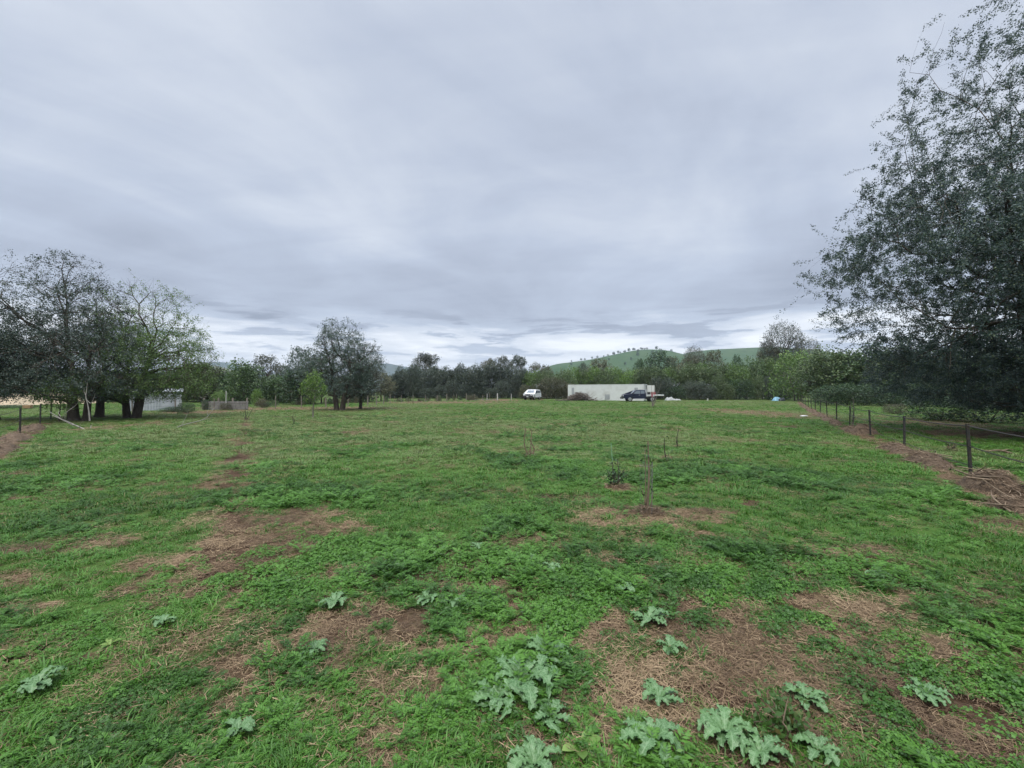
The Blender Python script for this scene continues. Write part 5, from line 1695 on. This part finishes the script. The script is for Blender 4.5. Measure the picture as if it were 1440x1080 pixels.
def brush_pile():
    rng = np.random.default_rng(77)
    x, y = atd(813, 69), 69
    o = thing('brush_pile', 'grey-brown pile of cut branches stacked before the cream container', 'brush pile', (x, y, 0))
    parts = []
    for k in range(330):
        px = rng.normal(0, 1.05); py = rng.normal(0, .6); env = 1.35 * math.exp(-((px - .25) / 1.5) ** 2)
        z = rng.uniform(.03, max(.08, env)); l = rng.uniform(.7, 2.2); b = rng.normal(0, .55) + (PI if rng.random() < .5 else 0)
        d = np.array([math.cos(b), math.sin(b), rng.normal(.05, .22)]); p = np.array([px, py, z]); s = np.array([-d[1], d[0], 0]) * rng.normal(0, .12)
        a, c = p - d * l * .5, p + d * l * .5
        a[2], c[2] = max(a[2], .02), max(c[2], .02)
        parts.append(poly_tube([a, p + s, c], rng.uniform(.018, .06), .008, 5, 3))
    for (dx, l, b) in ((1.9, 1.7, .75), (2.2, 1.3, .5), (1.4, 1.4, .95), (-2.3, 1.6, .05), (2.5, 1.8, .1), (-.2, 1.0, 1.3)):
        p = np.array([dx - .4, 0, .35 if b > .3 else .1]); parts.append(poly_tube([p, p + np.array([l * .5 * math.cos(b), .1, l * .5 * math.sin(b) + .05]), p + np.array([l * math.cos(b), .15, l * math.sin(b)])], .03, .006, 5, 3))
    obj_np('branches', *merge(parts), bark_mat('cut_branch', (.05, .042, .036), (.17, .145, .125)), o)
    mound, straw, _ = heap_geo(91, 500, 0, 2.2, .8, .7)
    obj_np('leaf_litter', *straw, M['straw_pile'], o)


brush_pile()


def sapling(name, lb, cat, px, py, h, stems, leaves, leafmat, bark, seed, foot=None, lsize=.05):
    rng = np.random.default_rng(seed)
    x, y = at(px, py)
    o = thing(name, lb, cat, (x, y, hz(x, y)))
    parts, tips = [], []
    for (dx, hh, r0) in stems:
        a = np.array([dx * .15, 0, -.03]); c = np.array([dx, rng.normal(0, .03), hh]); m = (a + c) / 2 + rng.normal(0, .03, 3) * [1, 1, 0]
        parts.append(poly_tube([a, m, c], r0 * 1.7, r0 * .7, 6)); tips.append((m, c))
    obj_np('stem', *merge(parts), bark, o)
    if leaves:
        C = []
        for m, c in tips:
            t = rng.uniform(-.3, 1.05, leaves)[:, None]
            C.append(m + (c - m) * t + rng.normal(0, .04, (leaves, 3)))
        C = np.vstack(C); n = len(C); C[:, 2] = np.maximum(C[:, 2], .03)
        a = unit(rng.normal(0, 1, (n, 3)) + [0, 0, .2]); nn = unit(rng.normal(0, .7, (n, 3)) + [0, 0, .5]); nn = unit(nn - a * np.sum(a * nn, 1, keepdims=True))
        L = lsize * rng.uniform(.6, 1.3, n)
        obj_np('leaves', *kites(C, a, nn, L, L * .5, .45, .1), leafmat, o)
    if foot:
        mound, straw, st = heap_geo(seed + 3, foot[2], 6, foot[0], foot[0] * .8, foot[1])
        obj_np('dead_grass', *straw, M['straw_pile'], o)
    return o


M['guard_wire'] = plain('guard_wire', (.14, .14, .135), .6, .3)


def mesh_guard(o, r, h, seed):
    """wire netting cylinder round the sapling"""
    parts = []
    n = 5
    for k in range(n):
        a0 = 2 * PI * k / n
        for sg in (1, -1):
            z = np.linspace(0, h, 8); a = a0 + sg * z / h * 2 * PI * 2.0 / n * 2
            parts.append(tubes(np.column_stack([r * np.cos(a), r * np.sin(a), z])[None], [.0011], [.0011], 3))
    for z in (0.01, h):
        a = np.linspace(0, 2 * PI, 15)
        parts.append(tubes(np.column_stack([r * np.cos(a), r * np.sin(a), np.full(15, z)])[None], [.003], [.003], 3))
    obj_np('guard', *merge(parts), M['guard_wire'], o)


def saplings():
    S, D = M['leaf_shade'], M['leaf_mid']
    o = sapling('guarded_sapling', 'young sapling inside a tall wire netting guard with dead grass at its foot', 'sapling', 908, 722, 1.0,
                [(.03, .98, .012), (-.05, .34, .006), (.10, .30, .006), (.05, .66, .006), (-.01, .9, .005)], 6, S, M['stick'], 1, (.24, .12, 420))
    mesh_guard(o, .085, .66, 1)
    bm = bmesh.new(); cyl(bm, (.075, .01, -.05), (.085, .01, .70), .006, n=6); obj_bm('stake', bm, M['grey_board'], o)
    o = sapling('bushy_sapling', 'low bushy dark sapling with a thin green stake and dead grass ring', 'sapling', 866, 684, .5,
                [(-.06, .42, .008), (.03, .46, .008), (.14, .30, .006), (-.14, .26, .006), (.0, .24, .006), (.08, .2, .005), (-.08, .2, .005), (.18, .22, .005)], 32, M['leaf_shade'], M['bark'], 2, (.26, .05, 260), .05)
    bm = bmesh.new(); cyl(bm, (-.02, .03, -.05), (-.08, .03, .74), .006, n=6); obj_bm('stake', bm, plain('green_stake', (.16, .30, .18), .6), o)
    sapling('bare_sapling', 'thin bare forked sapling with reddish foot standing alone in mid-field', 'sapling', 745, 643, .75,
            [(-.10, .72, .013), (.05, .70, .011), (.01, .42, .016)], 3, M['leaf_olive'], M['stick'], 3, (.13, .16, 160))
    sapling('bare_sapling', 'short leaning bare sapling, lower of the pair beyond the guarded sapling', 'sapling', 937, 646, .5,
            [(-.06, .50, .010), (.03, .18, .007)], 5, S, M['bark'], 4, (.14, .08, 120))
    sapling('bare_sapling', 'small bare sapling farther back of the pair beyond the guarded sapling', 'sapling', 952.5, 629, .5,
            [(.02, .55, .010), (-.04, .22, .008)], 6, S, M['bark'], 5, (.16, .10, 120))
    o = sapling('staked_sapling', 'thin pale sapling tied with pink tape in front of the truck tray', 'sapling', 917, 571.5, 2.0,
            [(.0, 1.5, .035), (-.12, 2.7, .014), (.9, 2.35, .014), (.45, 2.6, .014), (.6, 1.9, .012)], 2, M['leaf_grey'], M['bark_grey'], 6, (.35, .2, 160), .1)
    bm = bmesh.new(); cyl(bm, (0, 0, .98), (0, 0, 1.32), .085, .075, 10); obj_bm('tape', bm, plain('pink_tape', (.26, .075, .10), .6), o)
    sapling('dead_weed', 'dark dry weed stalk between the curved pale branch and small bright tree', 'weed stalk', 346, 590, .9,
            [(-.05, .95, .012), (.5, .80, .008), (.12, .5, .008), (-.15, .45, .006)], 5, M['leaf_olive'], M['bark'], 7)
    sapling('dead_weed', 'faint dry weed stalk in grass before the small bright tree', 'weed stalk', 414, 596, .6,
            [(.0, .55, .008), (.1, .4, .006), (-.1, .35, .006)], 8, M['leaf_olive'], M['bark'], 8)
    sapling('young_tree', 'thin leafy sapling just beyond the wire fence among its middle pickets', 'sapling', 1198, 601, 1.0,
            [(.02, 1.35, .014), (.12, 1.2, .008), (-.10, 1.1, .008), (.06, .9, .006)], 16, M['leaf_mid'], M['bark_grey'], 9, None, .08)
    sapling('grass_clump', 'small brown dock clump in grass beyond the two nearest pickets', 'weed clump', 1336, 634, .2,
            [(.05, .22, .008), (-.08, .18, .008), (.1, .15, .006)], 26, M['leaf_olive'], M['stick'], 10, (.16, .14, 120), .06)
    sapling('grass_clump', 'small dark clump on grass beyond the debris heap with sticks', 'weed clump', 1308, 646, .2,
            [(.05, .2, .008), (-.08, .16, .008)], 26, M['leaf_olive'], M['stick'], 11, (.14, .12, 120), .06)
    sapling('grass_clump', 'dark green tussock on grass in front of the blue tarpaulin', 'tussock', 1080, 562.5, .5,
            [(.2, .45, .02), (-.3, .4, .02), (.0, .5, .02)], 60, M['leaf_shade'], M['bark'], 12, None, .2)
    # weeds along the weedy fence
    r = random.Random(14)
    for k in range(46):
        t = r.random()
        px = 270 + 400 * t; d = 33 + 42 * t + r.uniform(-3, 1)
        far_tree('shrub', k, px, d, 549 + (1.65 - r.uniform(.35, 1.0)) * F / d, r.uniform(.4, 1.0) * F / d, r.choice([M['leaf_olive'], M['leaf_mid'], M['leaf_olive'], M['leaf_shade']]), M['stick'],
                 'knee-high straggly weed in the rough strip along the old timber post fence', 'weeds along the old post fence', 'weed', 'weed')


saplings()

# ---- milk thistles
m_, t_ = new_mat('thistle_leaf')
uv_ = t_.n('ShaderNodeUVMap', uv_map='uv').outputs[0]
vo = t_.n('ShaderNodeTexVoronoi', {'Vector': uv_, 'Scale': 13.0}, feature='DISTANCE_TO_EDGE')
sepu = t_.n('ShaderNodeSeparateXYZ', {0: uv_})
rib = t_.m('ABSOLUTE', t_.m('SUBTRACT', sepu.outputs[1], .5))
vein = t_.m('MAXIMUM', t_.ramp(vo.outputs['Distance'], [(.05, 1), (.13, 0)]), t_.ramp(rib, [(.03, 1), (.07, 0)]))
gr = t_.mix(t_.n('ShaderNodeNewGeometry').outputs['Random Per Island'], (.045, .115, .034), (.080, .175, .050))
cc = t_.mix(t_.m('MULTIPLY', vein, .55), gr, (.20, .31, .16))
bb_ = t_.n('ShaderNodeBsdfPrincipled', {'Base Color': cc, 'Roughness': .45, 'Specular IOR Level': .4})
tt_ = t_.n('ShaderNodeBsdfTranslucent', {'Color': gr})
mm_ = t_.n('ShaderNodeMixShader', {0: .15, 1: bb_.outputs[0], 2: tt_.outputs[0]})
t_.n('ShaderNodeOutputMaterial', {'Surface': mm_.outputs[0]})
M['thistle'] = m_


def thistle_geo(seed, n, L, rise):
    """rosette of lobed, wavy-edged leaves"""
    rng = np.random.default_rng(seed)
    V, Q, UV = [], [], []; off = 0
    S, C = 45, 7
    for k in range(n):
        ang = k * 2.4 + rng.normal(0, .25); l = L * rng.uniform(.6, 1.1); rs = rise * rng.uniform(.5, 1.5); wl = l * rng.uniform(.36, .46)
        t = np.linspace(0, 1, S)
        r_ = l * (t * .98); z = .015 + l * rs * np.sin(t * PI * .85) * .8
        turn = rng.normal(0, .35) * t ** 2
        ca, sa = np.cos(ang + turn), np.sin(ang + turn)
        mid = np.column_stack([r_ * ca, r_ * sa, z])
        env = np.sin(np.clip(t * .93 + .07, 0, 1) * PI) ** .7 * (.45 + .55 * t) * 1.25
        lob = .40 + .60 * np.abs(np.sin(t * PI * 6.5 + .4 + .3 * rng.normal())) ** .75
        lob = np.where(np.arange(S) % 2 == 0, lob, lob * .80)
        hw = wl * .5 * env * lob + .004
        side = np.column_stack([-sa, ca, np.zeros(S)])
        back = np.column_stack([-ca, -sa, np.zeros(S)])
        rows = []
        for c in range(C):
            u = (c / (C - 1)) * 2 - 1
            wav = .09 * wl * np.abs(u) ** 1.5 * np.sin(t * PI * 9 + (0 if u < 0 else 1.7) + k)
            rows.append(mid + side * (hw * u)[:, None] - back * (hw * .35 * abs(u))[:, None] + np.column_stack([np.zeros(S), np.zeros(S), .20 * hw * abs(u) + wav]))
        v = np.stack(rows, 1).reshape(-1, 3)
        v[:, 2] = np.maximum(v[:, 2], .004)
        uu = np.stack([np.column_stack([t * l / L * 1.0 + k * 1.37, np.full(S, c / (C - 1))]) for c in range(C)], 1).reshape(-1, 2)
        i, j = np.meshgrid(np.arange(S - 1), np.arange(C - 1), indexing='ij'); i, j = i.ravel(), j.ravel()
        Q.append(np.column_stack([i * C + j, (i + 1) * C + j, (i + 1) * C + j + 1, i * C + j + 1]) + off)
        V.append(v); UV.append(uu); off += len(v)
    return np.vstack(V), np.vstack(Q), np.vstack(UV)


def thistles():
    T = [(735, 962, .30, 9, 'big pale marbled thistle at the middle of the cluster ahead of the camera'),
         (772, 925, .24, 8, 'upper thistle of the cluster, its leaves reaching up the slope'),
         (700, 985, .20, 6, 'lower thistle of the cluster, next to the bare straw patch'),
         (775, 1010, .18, 6, 'pale thistle just below the big cluster'),
         (750, 1072, .22, 7, 'pale thistle cut by the bottom of the photo below the cluster'),
         (915, 1040, .24, 8, 'long strongly marbled thistle at the photo bottom, beside the bare brown straw'),
         (925, 980, .15, 6, 'small thistle above the long strongly marbled thistle'),
         (1015, 1030, .24, 8, 'wide marbled thistle below the dark bare soil spot'),
         (1065, 1060, .20, 7, 'thistle at the photo bottom beside the dark green dock'),
         (1130, 982, .15, 6, 'thistle spreading over straw next to the dark green dock'),
         (1145, 1055, .16, 6, 'small thistle at the photo bottom past the dark green dock'),
         (1296, 975, .14, 6, 'lone thistle among dry stalks far from the cluster'),
         (910, 873, .20, 7, 'flat thistle at the upper edge of the large straw patch'),
         (940, 908, .13, 6, 'pale small thistle just below the flat thistle by the straw patch'),
         (878, 831, .13, 5, 'small pale thistle in green weeds above the flat thistle'),
         (473, 850, .17, 7, 'thistle at the edge of the brown patch over the dead grass rim'),
         (640, 850, .14, 6, 'pale thistle just above green weeds, right one of a pair'),
         (602, 846, .13, 5, 'greener thistle, left one of a pair'),
         (776, 801, .13, 5, 'lower small thistle of the far pair in short grass'),
         (745, 789, .13, 5, 'upper small thistle of the far pair in short grass'),
         (672, 770, .11, 5, 'tiny pale thistle standing alone in far short grass'),
         (60, 967, .16, 5, 'bluish thistle in lush grass near the photo edge'),
         (340, 1025, .13, 5, 'single small thistle beside the bright clover mat'),
         (235, 878, .12, 4, 'small pale thistle in lush grass below the worn track'),
         (1232, 810, .13, 5, 'small thistle in short grass below the fence'),
         (445, 915, .11, 5, 'small dull thistle at the foot of the brown patch')]
    for k, (px, py, L, n, lb) in enumerate(T):
        x, y = at(px, py)
        v, q, uv = thistle_geo(200 + k, n + 7, L * (.62 if py > 1000 else .78), .36)
        o = obj_np('milk_thistle', v, q, M['thistle'], None, True, uv)
        o.location = (x, y, hz(x, y) + .018)
        tag(o, lb, 'thistle', 'milk thistles')
    sapling('dock_plant', 'dark upright reddish-green leafy dock plant between the thistles', 'dock plant', 1092, 1025, .3,
            [(-.06, .15, .003), (.04, .18, .003), (.10, .12, .003), (-.11, .11, .003), (.0, .13, .003), (.06, .09, .003)], 46,
            leaf_mat('dock_leaf', (.030, .070, .016), (.060, .12, .026), (.10, .085, .03), .25), M['stick'], 21, None, .038)
    for (px, py, L, n, lb, sd_) in ((815, 1045, .13, 9, 'smooth pale-green broad-leaved plant at the photo bottom between thistles', 6),
                                    (160, 905, .10, 8, 'round bright broad-leaved plant in lush grass', 7), (350, 838, .09, 8, 'bright broad-leaved plant beside the worn track', 8)):
        v, q = rosette_tuft(np.random.default_rng(sd_), n, L, L * .42, .6)
        x, y = at(px, py)
        o = obj_np('broadleaf_weed', v, q, M['leaf_bright'], None, True); o.location = (x, y, hz(x, y)); tag(o, lb, 'weed')


thistles()


# ---- odds and ends on the far grass
def sheet_lump(name, lb, cat, px, d, w, dp, h, mat, seed):
    g = 24
    u = np.linspace(-1, 1, g); U, W = np.meshgrid(u, u, indexing='ij')
    e = np.clip(1 - U ** 4, 0, 1) * np.clip(1 - W ** 4, 0, 1)
    Z = h * e * (.25 + 1.1 * fbm(U * 1.8 + seed, W * 1.8, 600 + seed, 4)) + .012
    V = np.column_stack([(U * w / 2).ravel(), (W * dp / 2).ravel(), Z.ravel()])
    i, j = np.meshgrid(np.arange(g - 1), np.arange(g - 1), indexing='ij'); i, j = i.ravel(), j.ravel()
    o = obj_np(name, V, np.column_stack([i * g + j, (i + 1) * g + j, (i + 1) * g + j + 1, i * g + j + 1]), mat, None, True)
    o.location = (atd(px, d), d, 0)
    return tag(o, lb, cat)


sheet_lump('tarpaulin', 'crumpled white sheet lying on grass behind the truck', 'tarpaulin', 943, 71, 1.7, 1.4, .55, plain('white_sheet', (.26, .27, .265), .6), 1)
sheet_lump('tarpaulin', 'small flat white sheet at the edge of the bigger crumpled one', 'tarpaulin', 953, 72, .9, .9, .25, plain('white_sheet_thin', (.24, .245, .24), .6), 2)
sheet_lump('tarpaulin', 'crumpled pale blue tarpaulin at the hedge foot near the fence end', 'tarpaulin', 1093, 68, 1.35, 1.0, .75, plain('blue_sheet', (.22, .42, .55), .5), 3)
sheet_lump('tarpaulin', 'dark tarpaulin bundle beside the crumpled blue one', 'tarpaulin', 1099, 67.4, .9, .7, .55, plain('dark_sheet', (.03, .04, .05), .5), 4)
sheet_lump('paper_scrap', 'white scrap lying alone on the grass near the fence', 'litter', 1130, 27.5, .42, .25, .05, M['white_paint'], 5)


def planks():
    r = random.Random(12)
    for k, (px, d, l, rz, lb) in enumerate(((676, 72, 3.2, .12, 'longest pale board lying on grass before the gate posts'), (692, 73.5, 2.2, -.1, 'short pale board lying nearest the thicker gate post'),
                                            (583, 60, 2.4, .3, 'brown plank lying in the weeds before the windbreak'))):
        bm = bmesh.new(); box(bm, (0, 0, .11), (l, .26, .05)); box(bm, (.1, .35, .10), (l * .9, .22, .05), Matrix.Rotation(.03, 4, 'Z'))
        for xx in (-l * .35, l * .35): box(bm, (xx, .17, .037), (.1, .7, .075))
        o = obj_bm('board_stack', bm, M['grey_board'] if k < 2 else M['stick'], None, .006)
        o.location = (atd(px, d), d, 0); o.rotation_euler = (0, 0, rz)
        tag(o, lb, 'boards')


planks()


def hidden_house():
    """pale building glimpsed through the hedge"""
    for k, (px, d, w, h, lb) in enumerate(((1005, 96, 20, 3.4, 'pale house glimpsed through gaps in the tall hedge'), (784, 97, 10, 3.0, 'pale shed glimpsed through scrub beside the white car'))):
        o = thing('house' if k == 0 else 'shed', lb, 'house' if k == 0 else 'shed', (atd(px, d), d, 0), .05)
        bm = bmesh.new(); box(bm, (0, 0, h * .36), (w, 6, h * .72)); obj_bm('wall', bm, M['cream_in'], o)
        bm = bmesh.new()
        v = [bm.verts.new(p) for p in ((-w / 2 - .4, -3.4, h * .70), (w / 2 + .4, -3.4, h * .70), (w / 2 + .4, 0, h), (-w / 2 - .4, 0, h), (w / 2 + .4, 3.4, h * .70), (-w / 2 - .4, 3.4, h * .70))]
        bm.faces.new((v[0], v[1], v[2], v[3])); bm.faces.new((v[3], v[2], v[4], v[5]))
        obj_bm('roof', bm, M['galv'], o)
        for xx in np.linspace(-w * .36, w * .36, 4):
            bm = bmesh.new(); box(bm, (xx, -3.01, h * .40), (1.3, .08, 1.0)); f = obj_bm('window', bm, M['white_paint'], o)
            bm = bmesh.new(); box(bm, (xx, -3.05, h * .40), (1.1, .05, .82)); obj_bm('pane', bm, M['glass'], f)


hidden_house()
post(799, 0, 7.2, .04, 'tall thin aerial pole rising over the thicket behind the container', M['galv'], 'aerial_pole', 'pole', d=98)

# ------------------------------------------------------------------ haze: one closed box of thin air round everything
def haze():
    m = bpy.data.materials.new('haze_air'); m.use_nodes = True
    t = NT(m.node_tree)
    v = t.n('ShaderNodeVolumePrincipled', {'Color': (.66, .80, 1.0), 'Density': HAZE, 'Anisotropy': 0.0})
    t.n('ShaderNodeOutputMaterial', {'Volume': v.outputs[0]})
    bm = bmesh.new()
    box(bm, (0, 0, 107), (14400, 14400, 222))
    o = obj_bm('haze', bm, m)
    o['kind'] = 'stuff'


HAZE = 0.00013
haze()
